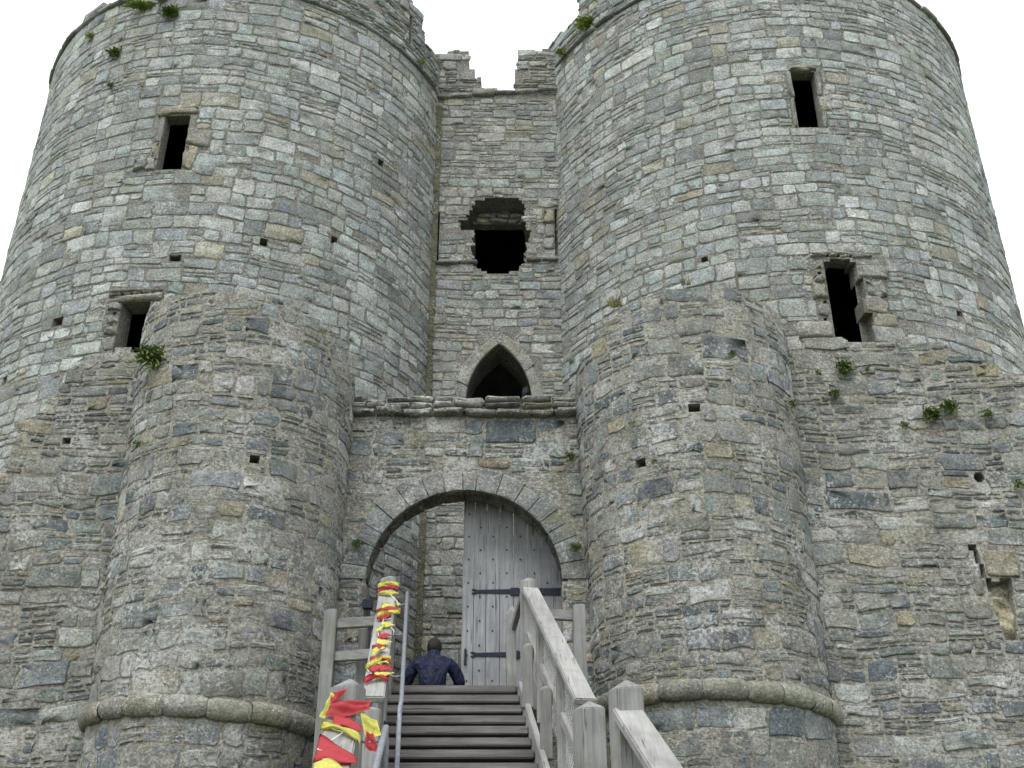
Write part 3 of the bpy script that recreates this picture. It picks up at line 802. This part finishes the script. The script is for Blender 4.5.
# infill below the right handrail: posts, short pointed boards and wire mesh
def rpt(t, dz=0, dx=0):
    p = RT0.lerp(RT1, t); return Vector((p.x + dx, p.y, p.z + dz))
def lpt(t, dz=0, dx=0):
    p = LT0.lerp(LT1, t); return Vector((p.x + dx, p.y, p.z + dz))
for t in (.30, .68):
    p = rpt(t); MB().beam((p.x - .03, p.y, p.z - 1.15), (p.x - .03, p.y, p.z - .03), .11, .11, (0, 1, 0)).build('baluster', M_POST, st, .006)
    p = lpt(t); MB().beam((p.x + .02, p.y, p.z - 1.15), (p.x + .02, p.y, p.z - .03), .11, .11, (0, 1, 0)).build('baluster', M_POST, st, .006)
for t in (.18, .55):
    p = rpt(t); post(p.x - .12, p.y, p.z - 1.15, p.z - .42, .12, .05, name='short_post')
for fn, sx in ((rpt, -.035), (lpt, .035)):
    mb = MB(); mb.beam(fn(.0, -.55, sx), fn(1, -.55, sx), .05, .1); mb.build('middle_rail', M_RAIL, st, .006)
    wm = MB()
    n = 46
    for i in range(-10, n):
        for sgn in (0, 1):
            t0 = i / n; t1 = (i + 10) / n
            a0, a1 = (max(t0, .02), min(t1, .98))
            if a1 <= a0: continue
            f0, f1 = (a0 - t0) / (t1 - t0), (a1 - t0) / (t1 - t0)
            za, zb = -.95 + .85 * f0, -.95 + .85 * f1
            if sgn: za, zb = -1.05 - za, -1.05 - zb
            wm.tube([fn(a0, za, sx * .4), fn(a1, zb, sx * .4)], .0035, 4)
    wm.build('wire_mesh', M_WIRE, st)
# landing side rails
post(-2.16, 13.15, 0, 5.68, .15, .03); post(.80, 13.15, 0, 5.74, .15, .03)
post(-1.78, 13.3, ZT - .3, 5.5, .11, .03); post(-.01, 14.2, ZT - .05, 6.06, .13, .12)
for z in (5.49, 5.10):
    MB().beam((-2.16, 13.16, z), (-1.5, 13.05, z + .01), .07, .12).build('side_rail', M_SIDE, st, .008)
for z in (5.59, 5.16):
    MB().beam((.22, 13.06, z), (.80, 13.16, z), .07, .12).build('side_rail', M_SIDE, st, .008)
MB().beam((.02, 14.2, 5.75), (.14, 13.05, 5.85), .06, .1).build('side_rail', M_SIDE, st, .008)
# steel pipe handrails with brackets
def pipe(pts, brackets, r=.021):
    mb = MB(); mb.tube(pts, r, 12); o = mb.build('pipe_rail', M_STEEL, st, smooth=True)
    for a, b in brackets:
        m2 = MB(); m2.tube([a, (Vector(a) + Vector(b)) / 2 + Vector((0, 0, -.02)), b], .011, 8)
        m2.build('bracket', M_STEEL, o, smooth=True)
pp = [Vector((-1.25, 13.1, 5.2)), Vector((-1.25, 13.06, 5.7)), Vector((-1.25, 12.98, 5.82)), Vector((-1.0, 10.3, 3.96)), Vector((-.985, 10.05, 3.82)), Vector((-.98, 9.97, 3.7)), Vector((-.975, 9.95, 2.72))]
pipe(pp, [(pp[2].lerp(pp[3], t), lpt(t * .93 + .02, -.04, .08)) for t in (.13, .45, .82)])
q = [Vector((-.985, 9.06, 2.8)), Vector((-.985, 9.05, 3.36)), Vector((-.985, 9.0, 3.46)), Vector((-.98, 8.92, 3.43)), Vector((-.93, 5.3, .98))]
pipe(q, [(q[3].lerp(q[4], t), LB0.lerp(LB1, t) + Vector((.1, 0, -.05))) for t in (.05, .4, .8)], .026)

# ================================================================== BUNTING
def cloth_mat(name, c):
    m, nt, b = new_mat(name); k = N(nt)
    n = k.noise(k.coord(), 30, 4, .6)
    nt.links.new(k.mix(1, c, k.ramp(n, [(.3, .85), (.7, 1.1)]), 'MULTIPLY'), b.inputs['Base Color'])
    b.inputs['Roughness'].default_value = .75; b.inputs['Specular IOR Level'].default_value = .2
    return m
M_RED = cloth_mat('red_plastic', (.58, .085, .095)); M_YEL = cloth_mat('yellow_plastic', (.76, .73, .20)); M_CORD = cloth_mat('white_cord', (.75, .74, .70))
def bunting(label, p, q, w, flags, seed):
    rnd_ = random.Random(seed)
    p, q = Vector(p), Vector(q); d = (q - p).normalized(); L = (q - p).length
    sd = d.cross(Vector((0, 0, 1))).normalized()      # to the right seen from below
    if sd.x < 0: sd = -sd
    up = sd.cross(d); up = up if up.z > 0 else -up
    root = tag(empty('bunting', p), label, 'bunting')
    def surf(t, s):         # t along rail (m), s across: -1..1 on top, beyond that hanging down the sides
        h = w / 2 + .01
        if abs(s) <= 1: return p + d * t + sd * (s * h) + up * (.042 + .02 * (1 - s * s))
        e = (abs(s) - 1) * w * .6
        return p + d * t + sd * math.copysign(h + .012, s) + up * .04 - Vector((0, 0, e))
    def pennant(m, base, tip, wid, rip, fold=1.0):
        """triangular flag from a base edge (t, s, half width) to its tip (t, s); fold < 1 crumples it to a band"""
        me = bpy.data.meshes.new('pennant'); bm = bmesh.new(); rows, cols, grid = 16, 7, []
        ph = rnd_.uniform(0, 6); lift = (rnd_.uniform(-.4, 1.2), rnd_.uniform(-.8, .3), rnd_.uniform(.0, .06))
        for a in range(rows):
            f = a / (rows - 1); row = []
            t_ = base[0] + (tip[0] - base[0]) * f; s_ = base[1] + (tip[1] - base[1]) * f
            ww = wid * ((1 - f) + .12 * f) if fold >= 1 else wid * fold * (1 + .35 * math.sin(5 * f + ph)) * (1 - .5 * f)
            for b in range(cols):
                g = b / (cols - 1) - .5
                v = surf(t_ + ww * g + .012 * math.sin(6 * f + ph), s_)
                v = v + (up * .6 + sd * lift[0] + d * lift[1]) * (lift[2] * f * f)
                v = v + up * rip * (.5 + .5 * math.sin(8 * f + 5 * g + ph)) + up * rip * .7 * math.sin(13 * g + ph) * (1 if fold < 1 else .4)
                row.append(bm.verts.new(v))
            grid.append(row)
        for a in range(rows - 1):
            for b in range(cols - 1):
                bm.faces.new((grid[a][b], grid[a][b + 1], grid[a + 1][b + 1], grid[a + 1][b])).smooth = True
        bmesh.ops.solidify(bm, geom=bm.faces[:], thickness=.002)
        bm.to_mesh(me); bm.free()
        return link('pennant', me, m, root)
    cord = []
    for (c, t0, s0, t1, s1, wd, fold) in flags:
        pennant(M_RED if c == 'r' else M_YEL, (t0, s0), (t1, s1), wd, .025 if fold < 1 else .016, fold)
        cord += [surf(t0, s0 * .95), surf((t0 + t1) / 2, (s0 + s1) / 2)]
    mb = MB(); mb.tube(cord, .004, 5); mb.build('cord', M_CORD, root)
    return root
RB_ = random.Random(5)
fl = [('y', .05, -1.25, .12, 1.0, .12, .55), ('r', .13, 1.35, .2, -.2, .16, 1.0), ('r', .34, -1.1, .22, .9, .10, .45), ('y', .42, -.9, .40, 1.3, .12, .5)]
t = .62
while t < 3.2:
    c = 'yr'[len(fl) % 2]
    if RB_.random() < .35: fl.append((c, t, RB_.uniform(-1.0, -.6), t + RB_.uniform(-.1, .1), RB_.uniform(.6, 1.3), .13, .6))
    else: fl.append((c, t, RB_.uniform(-.6, -.1) if RB_.random() < .6 else 1.1, t + RB_.uniform(-.12, .16), RB_.uniform(.7, 1.4) if fl[-1][2] < 0 else -.3, .22, 1.0))
    t += RB_.uniform(.11, .17)
fl = [f for f in fl if f[1] < 3.2] + [('y', 2.75, -1.0, 2.45, 1.6, .14, .6), ('r', 2.8, -.6, 2.85, 1.9, .2, 1.)]
bunting('red and yellow bunting wound round the upper left handrail', LT0, LT1, .2, fl, 3)
low = [('r', .10, -.5, .30, 1.15, .36, 1.), ('y', .22, -1.05, .50, 1.5, .20, .6), ('r', .62, -1.0, .84, 1.25, .46, 1.), ('y', .88, -.9, 1.05, 1.1, .36, 1.), ('r', 1.35, -1.1, 1.5, 1.3, .4, 1.), ('y', 1.8, -1., 2., 1.2, .3, .6)]
bl = bunting('red and yellow bunting wound round the lower left handrail by its peaked post', LB0, LB1, .26, low, 11)
def sheet(m, a, b, c, e, rip, ph):
    """free-hanging flag between four corner points (a-b top edge, c-e bottom edge)"""
    a, b, c, e = Vector(a), Vector(b), Vector(c), Vector(e); bm = bmesh.new(); n = 10; g = []
    nr = (b - a).cross(c - a).normalized()
    for i in range(n):
        for j in range(n):
            u, v = i / (n - 1), j / (n - 1)
            pt_ = a.lerp(b, u).lerp(c.lerp(e, u), v) + nr * rip * (math.sin(7 * u + 3 * v + ph) + .6 * math.sin(11 * v - 4 * u + ph))
            g.append(bm.verts.new(pt_ + Vector((0, 0, -.02 * math.sin(PI * u) * v))))
    for i in range(n - 1):
        for j in range(n - 1): bm.faces.new((g[i * n + j], g[(i + 1) * n + j], g[(i + 1) * n + j + 1], g[i * n + j + 1])).smooth = True
    bmesh.ops.solidify(bm, geom=bm.faces[:], thickness=.002)
    me = bpy.data.meshes.new('pennant'); bm.to_mesh(me); bm.free()
    link('pennant', me, m, bl)
sheet(M_RED, (-1.413, 8.86, 3.69), (-1.28, 8.86, 3.725), (-1.41, 8.85, 3.60), (-1.38, 8.85, 3.60), .006, 0)
sheet(M_YEL, (-1.43, 8.88, 3.69), (-1.385, 8.86, 3.685), (-1.48, 8.84, 3.50), (-1.42, 8.83, 3.53), .012, 1)
sheet(M_RED, (-1.40, 8.85, 3.625), (-1.09, 8.80, 3.62), (-1.43, 8.82, 3.50), (-1.09, 8.78, 3.545), .016, 2)
sheet(M_YEL, (-1.17, 8.80, 3.54), (-1.03, 8.78, 3.46), (-1.11, 8.76, 3.34), (-.99, 8.75, 3.35), .016, 3)
sheet(M_RED, (-1.10, 8.74, 3.37), (-1.05, 8.73, 3.36), (-1.10, 8.70, 3.26), (-.99, 8.70, 3.22), .012, 4)

# ================================================================== PERSON (seated, back to us)
def skin_mesh(name, chains, mat, parent, root=0, sub=2):
    verts = []; edges = []; rad = []; key = {}
    for ch in chains:
        prev = None
        for (co, r) in ch:
            kk = tuple(round(c, 4) for c in co)
            if kk not in key:
                key[kk] = len(verts); verts.append(co); rad.append(r if isinstance(r, tuple) else (r, r))
            i = key[kk]
            if prev is not None and prev != i: edges.append((prev, i))
            prev = i
    me = bpy.data.meshes.new(name); me.from_pydata(verts, edges, []); me.update()
    o = bpy.data.objects.new(name, me); COL.objects.link(o)
    md = o.modifiers.new('skin', 'SKIN'); md.use_smooth_shade = True; md.branch_smoothing = .3
    sv_ = me.skin_vertices[0].data
    for i, r in enumerate(rad): sv_[i].radius = r; sv_[i].use_root = (i == root)
    o.modifiers.new('sub', 'SUBSURF').levels = sub
    dg = bpy.context.evaluated_depsgraph_get(); ev = o.evaluated_get(dg)
    m2 = bpy.data.meshes.new_from_object(ev)
    bpy.data.objects.remove(o)
    for pl in m2.polygons: pl.use_smooth = True
    m2.materials.clear(); m2.name = name
    return link(name, m2, mat, parent)
M_SKIN = plain_mat('skin', (.45, .28, .20), .55, var=.08)
M_JACKET, ntj, bj = new_mat('navy_nylon'); kj = N(ntj)
nj = kj.noise(kj.coord((1, 1, .45)), 11, 4, .55, .6)
ntj.links.new(kj.mix(kj.ramp(nj, [(.3, 0.), (.7, 1.)]), (.004, .006, .022), (.010, .015, .058)), bj.inputs['Base Color'])
ntj.links.new(kj.bump(nj, 1., .09), bj.inputs['Normal']); bj.inputs['Roughness'].default_value = .6; bj.inputs['Specular IOR Level'].default_value = .3
M_TROUSER = plain_mat('dark_trousers', (.022, .022, .03), .85)
M_HAIR = plain_mat('dark_hair', (.022, .015, .012), .6, var=.5, scale=60, bump=.6)
PX, PY, PZ = -.99, 14.1, ZT
man = tag(empty('person', (PX, PY, PZ)), 'seated person in a navy jacket with dark hair facing away at the gateway', 'person')
def P_(x, y, z): return (PX + x, PY + y, PZ + z)
hip = P_(0, 0, .13)
spine = [(hip, (.15, .12)), (P_(0, -.03, .30), (.14, .11)), (P_(0, 0, .48), (.155, .105)), (P_(0, .05, .585), (.09, .075)), (P_(0, .085, .65), (.055, .055)), (P_(0, .125, .70), (.062, .072)), (P_(0, .135, .765), (.077, .093)), (P_(0, .13, .835), (.055, .07))]
def arm(s):
    sh = P_(.19 * s, .03, .535); el = P_(.315 * s, .10, .30); wr = P_(.22 * s, .32, .22); pm_ = P_(.17 * s, .395, .21)
    a = [(P_(0, 0, .48), (.155, .105)), (sh, .06), (P_(.26 * s, .06, .42), .05), (el, .042), (P_(.28 * s, .22, .25), .038), (wr, .028), (pm_, (.036, .02))]
    out = [a]
    for j, (dx, ln) in enumerate(((.032, .062), (.012, .072), (-.01, .068), (-.03, .052))):
        out.append([(pm_, (.036, .02)), (P_(.17 * s + dx, .43, .208), .009), (P_(.17 * s + dx - .005 * s, .43 + ln * .6, .195), .0085), (P_(.17 * s + dx - .008 * s, .43 + ln, .165), .007)])
    out.append([(wr, .028), (P_(.185 * s - .03 * s, .36, .215), .011), (P_(.13 * s, .40, .195), .009)])
    return out
def leg(s):
    return [(hip, (.15, .12)), (P_(.12 * s, .08, .12), .09), (P_(.30 * s, .42, .19), .068), (P_(.12 * s, .55, .10), .055), (P_(-.08 * s, .50, .06), .042), (P_(-.16 * s, .56 , .045), (.042, .035)), (P_(-.2 * s, .66, .04), (.035, .025))]
body = skin_mesh('body', [spine] + arm(1) + arm(-1) + [leg(1), leg(-1)], M_SKIN, man)
# face and ears on the far side of the head
def blob(name, parts, mat):
    bm = bmesh.new()
    for c, s in parts:
        r = bmesh.ops.create_uvsphere(bm, u_segments=20, v_segments=14, radius=1)
        bmesh.ops.scale(bm, vec=s, verts=r['verts']); bmesh.ops.translate(bm, vec=P_(*c), verts=r['verts'])
    me = bpy.data.meshes.new(name); bm.to_mesh(me); bm.free()
    for pl in me.polygons: pl.use_smooth = True
    return link(name, me, mat, man)
for sx in (-1, 1):
    blob('ear', [((.083 * sx, .13, .75), (.011, .02, .03))], M_SKIN)
    blob('eye', [((.033 * sx, .22, .775), (.012, .008, .008))], M_DARK)
blob('nose', [((0, .23, .74), (.014, .02, .026))], M_SKIN)
blob('mouth', [((0, .218, .70), (.025, .008, .006))], plain_mat('lips', (.35, .14, .12), .5))
bm = bmesh.new(); r = bmesh.ops.create_icosphere(bm, subdivisions=4, radius=1)
for v in bm.verts:
    n_ = v.co.copy(); k_ = 1 + .05 * math.sin(9 * n_.x + 4 * n_.z) * math.cos(8 * n_.y)
    v.co = Vector((n_.x * .094 * k_, n_.y * .112 * k_, n_.z * .115 * k_))
bmesh.ops.delete(bm, geom=[v for v in bm.verts if v.co.y > .03 and v.co.z < .045], context='VERTS')
bmesh.ops.translate(bm, vec=P_(0, .125, .772), verts=bm.verts)
me = bpy.data.meshes.new('hair'); bm.to_mesh(me); bm.free()
for pl in me.polygons: pl.use_smooth = True
link('hair', me, M_HAIR, man)
jk = [[(P_(0, -.0, .10), (.19, .16)), (P_(0, -.04, .30), (.185, .15)), (P_(0, -.01, .48), (.19, .13)), (P_(0, .04, .60), (.125, .10)), (P_(0, .065, .68), (.088, .088)), (P_(0, .07, .70), (.08, .08))]]
for s in (1, -1):
    jk.append([(P_(0, -.01, .48), (.19, .13)), (P_(.20 * s, .02, .535), .095), (P_(.29 * s, .05, .42), .095), (P_(.345 * s, .095, .29), .078), (P_(.285 * s, .22, .245), .056), (P_(.235 * s, .30, .225), .045)])
skin_mesh('jacket', jk, M_JACKET, man)
tr = [[(P_(0, 0, .12), (.17, .13))] + [(P_(.12 * s, .08, .12), .105), (P_(.30 * s, .42, .19), .082), (P_(.12 * s, .55, .10), .07), (P_(-.06 * s, .505, .065), .055)] for s in (1, -1)]
skin_mesh('trousers', tr, M_TROUSER, man)

# ================================================================== PLANTS
M_FERN = leaf_mat('fern_leaf', (.085, .13, .035), (.20, .26, .075))
M_GRASS = leaf_mat('dry_grass', (.20, .17, .06), (.17, .18, .05))
M_MOSS = leaf_mat('moss_leaf', (.17, .23, .06), (.32, .38, .11))
def tuft(name, cat, label, loc, nrm, n, size, mat, kind='fern', group=None, up=.5, spread=1.0):
    rr = random.Random(label); nrm = Vector(nrm).normalized()
    V = []; F = []
    for i in range(n if kind == 'grass' else n * 5):
        if kind == 'grass':
            d = (Vector((0, 0, 1)) + nrm * rr.uniform(0, .5) + Vector((rr.uniform(-.6, .6), rr.uniform(-.4, .4), 0)) * spread).normalized(); ln = size * rr.uniform(.5, 1.1); wd = .006
            b = Vector((rr.uniform(-.5, .5), rr.uniform(-.2, .2), 0)) * size * spread; nseg = 3
        else:
            d = (nrm * rr.uniform(.2, 1.1) + Vector((rr.uniform(-1, 1), rr.uniform(-.3, .3), rr.uniform(-.9, 1.) + up * .4))).normalized(); ln = size * rr.uniform(.18, .5); wd = size * rr.uniform(.035, .075)
            q_ = Vector((max(-.55, min(.55, rr.gauss(0, .27))) * spread, -abs(rr.gauss(0, .1)), max(-.5, min(.4, rr.gauss(0, .24))) / max(1, spread ** 1.5) - .1)); b = q_ * size; nseg = 2
        s = d.cross(Vector((rr.uniform(-.3, .3), rr.uniform(-.3, .3), 1))).normalized()
        o = len(V)
        for j in range(nseg + 1):
            f = j / nseg; p = b + d * ln * f + Vector((0, 0, -1)) * ln * .35 * f * f
            w_ = wd * (math.sin(PI * (.15 + .8 * f)) if kind != 'grass' else 1 - .9 * f)
            V += [p + s * w_, p - s * w_]
        for j in range(nseg): F.append((o + 2 * j, o + 2 * j + 1, o + 2 * j + 3, o + 2 * j + 2))
    me = bpy.data.meshes.new(name); me.from_pydata([tuple(v) for v in V], [], F); me.update()
    o = link(name, me, mat); o.location = loc
    return tag(o, label, cat, group)
def on_cyl(c, u, z, off=.04):
    a = u / c[2]; n = Vector((math.sin(a), -math.cos(a), 0)); p = Vector((c[0], c[1], 0)) + n * (c[2] + off); p.z = z
    return p, n
lt_, rt_ = (-3.86, 14.5, 1.58), (2.5, 14.6, 1.6)
PG = 'plants rooted in the wall joints'
def fern_c(c, u, z, lab, n=40, s=.18, mat=None, kind='fern', name='wall_fern', cat='fern', off=.03, **kw):
    p, nn = on_cyl(c, u, z, off); tuft(name, cat, lab, p, nn, n, s, mat or M_FERN, kind, PG, **kw)
def fern_p(x, z, lab, n=36, s=.16, mat=None, y=14.55):
    tuft('wall_fern', 'fern', lab, (x, y, z), (0, -1, 0), n, s, mat or M_FERN, 'fern', PG)
fern_c(lt_, -1.08, 9.24, 'largest dark green fern hanging from the left turret', 60, .3)
fern_c(lt_, -1.05, 7.9, 'small green fern low on the left flank of the left turret', 26, .12)
fern_c(lt_, 1.42, 9.75, 'thin tuft of grass at the right rim of the left turret', 26, .16, M_GRASS, 'grass', 'grass_tuft', 'grass')
fern_c(rt_, -1.12, 10.08, 'tall dry grass tuft at the left of the right turret top', 70, .26, M_GRASS, 'grass', 'grass_tuft', 'grass', spread=.7)
fern_c(rt_, -.1, 10.2, 'short dry grass tuft at the middle of the right turret top', 40, .18, M_GRASS, 'grass', 'grass_tuft', 'grass', spread=.7)
fern_c(rt_, .43, 9.14, 'small fern high on the right flank of the right turret', 22, .1)
fern_c(rt_, -.95, 8.21, 'tiny fern at the left flank of the right turret', 16, .09)
fern_c(rt_, -.69, 7.6, 'tiny fern beside the lower putlog hole of the right turret', 16, .09)
fern_c(rt_, 1.5, 8.7, 'small green tuft where the right turret meets the curtain wall', 30, .13)
fern_p(4.80, 9.60, 'bushiest fern high on the right curtain wall below the window', 70, .19, y=14.2)
fern_p(4.42, 9.5, 'small green fern up beside the right turret on the curtain wall', 26, .1, y=14.2)
fern_p(4.60, 9.17, 'flat green fern below the bushiest fern on the curtain wall', 40, .14, y=14.2)
fern_p(5.13, 9.55, 'tiny fern right of the bushiest fern on the curtain wall', 16, .09, y=14.2)
fern_p(5.93, 8.84, 'green fern beside the pale square stone on the curtain wall', 70, .2, y=14.2)
fern_p(6.2, 8.95, 'spreading fern above the pale square stone on the curtain wall', 44, .2, y=14.2)
fern_p(5.52, 8.65, 'small fern left of the pale square stone on the curtain wall', 30, .12, y=14.2)
fern_p(6.73, 8.84, 'small fern near the right edge above the round putlog hole', 34, .13, y=14.2)
fern_p(6.93, 7.76, 'small fern right of the round putlog hole', 34, .14, y=14.2)
fern_c(LTc, -1.45, 19.13, 'long green moss tuft along the rim of the left tower', 90, .3, M_MOSS, off=.04, spread=1.6)
fern_c(LTc, -1.0, 19.22, 'bright green moss tuft at the right end of the left tower moss', 50, .2, M_MOSS, off=.04)
fern_c(LTc, -.74, 18.78, 'olive hanging fern below the moss of the left tower', 60, .28)
fern_c(LTc, -1.88, 18.0, 'thin trailing fern left of the upper window of the left tower', 44, .24)
fern_c(LTc, -1.8, 17.15, 'small fern below the trailing fern of the left tower', 22, .13)
fern_c(LTc, -2.75, 18.9, 'small moss tuft near the left edge of the left tower', 30, .16, M_MOSS)
fern_c(LTc, 4.79, 19.58, 'small moss tuft on the string course at the right of the left tower', 30, .16, M_MOSS, off=.08)
fern_c(RTc, -4.45, 20.55, 'bright moss tuft over the string course of the right tower', 80, .36, M_MOSS, off=.06)
fern_c(RTc, -5.3, 20.35, 'small moss tuft beside the recessed wall on the right tower', 40, .22, M_MOSS, off=.08)
tuft('wall_fern', 'fern', 'small fern at the right springing of the gateway arch', (.86, 14.5, 6.95), (0, -1, 0), 44, .15, M_FERN, 'fern', PG)
tuft('wall_fern', 'fern', 'small fern at the left side of the gateway arch', (-2.1, 14.5, 7.0), (0, -1, 0), 40, .13, M_FERN, 'fern', PG)
tuft('wall_fern', 'fern', 'small green plant under the gateway ledge by the right turret', (.83, 14.5, 8.3), (0, -1, 0), 40, .14, M_FERN, 'fern', PG)
tuft('grass_tuft', 'grass', 'green grass on top of the left stump of the recessed wall', (-1.3, 19.35, 20.85), (0, -1, 0), 40, .14, M_MOSS, 'fern', PG)

# ================================================================== GROUND
mG, nt, b = new_mat('grass_ground'); k = N(nt); co = k.coord()
c = k.mix(k.ramp(k.noise(co, .6, 6, .6), [(.35, 0.), (.65, 1.)]), (.06, .085, .03), (.12, .13, .06))
c = k.mix(1, c, k.ramp(k.noise(co, 20, 5, .7), [(.3, .6), (.7, 1.4)]), 'MULTIPLY')
nt.links.new(c, b.inputs['Base Color']); nt.links.new(k.bump(k.noise(co, 25, 5, .7), 1, .05), b.inputs['Normal'])
me = bpy.data.meshes.new('ground'); me.from_pydata([(-1500, -1500, 0), (1500, -1500, 0), (1500, 1500, 0), (-1500, 1500, 0)], [], [(0, 1, 2, 3)])
tag(link('ground', me, mG), kind='structure')
mC = mortar_mat('courtyard_earth', (.24, .22, .17), (.14, .13, .10))
me = bpy.data.meshes.new('courtyard'); me.from_pydata([(-14, 14.66, ZT - .02), (14, 14.66, ZT - .02), (14, 26, ZT - .02), (-14, 26, ZT - .02)], [], [(0, 1, 2, 3)])
tag(link('courtyard', me, mC), kind='structure')

# ================================================================== LIGHT, SKY, CAMERA
w = bpy.data.worlds.new('World'); scene.world = w; w.use_nodes = True
nt = w.node_tree; bg = nt.nodes['Background']; k = N(nt)
EL, AZ = math.radians(58), math.radians(205)
sky = k.n('ShaderNodeTexSky', _sky_type='NISHITA'); sky.sun_disc = False
sky.sun_elevation = EL; sky.sun_rotation = AZ; sky.air_density = 1.; sky.dust_density = 4.; sky.ozone_density = .6
hsv = k.n('ShaderNodeHueSaturation', Saturation=.12, Value=1., Color=sky.outputs[0])
tc = k.n('ShaderNodeTexCoord')
cl = k.noise(tc.outputs['Generated'], 1.6, 5, .5)
cloud = k.mix(k.ramp(cl, [(.3, 0.), (.7, 1.)]), (7.9, 8.4, 9.05), (9.2, 9.6, 10.1))
nt.links.new(k.mix(.8, hsv.outputs[0], cloud), bg.inputs['Color'])
bg.inputs['Strength'].default_value = .13
sun = bpy.data.lights.new('sun', 'SUN'); sun.energy = 1.0; sun.angle = math.radians(25); sun.color = (1, .99, .985)
so_ = bpy.data.objects.new('sun', sun); COL.objects.link(so_)
# sun_rotation is measured clockwise from +Y seen from above; point the lamp the same way
dirv = Vector((math.sin(AZ) * math.cos(EL), math.cos(AZ) * math.cos(EL), math.sin(EL)))
so_.rotation_euler = dirv.to_track_quat('Z', 'Y').to_euler(); so_.location = dirv * 60

cam = bpy.data.cameras.new('camera'); cam.sensor_width = 36; cam.lens = 1124 / 1024 * 36; cam.clip_end = 4000
co_ = bpy.data.objects.new('camera', cam); COL.objects.link(co_)
co_.location = (0, 0, 1.65); co_.rotation_euler = (math.radians(90 + 28.34), 0, 0)
scene.camera = co_
scene.render.engine = 'CYCLES'
vs_ = scene.view_settings
vs_.view_transform = 'Standard'; vs_.look = 'None'; vs_.exposure = .78; vs_.gamma = 1; vs_.use_curve_mapping = False
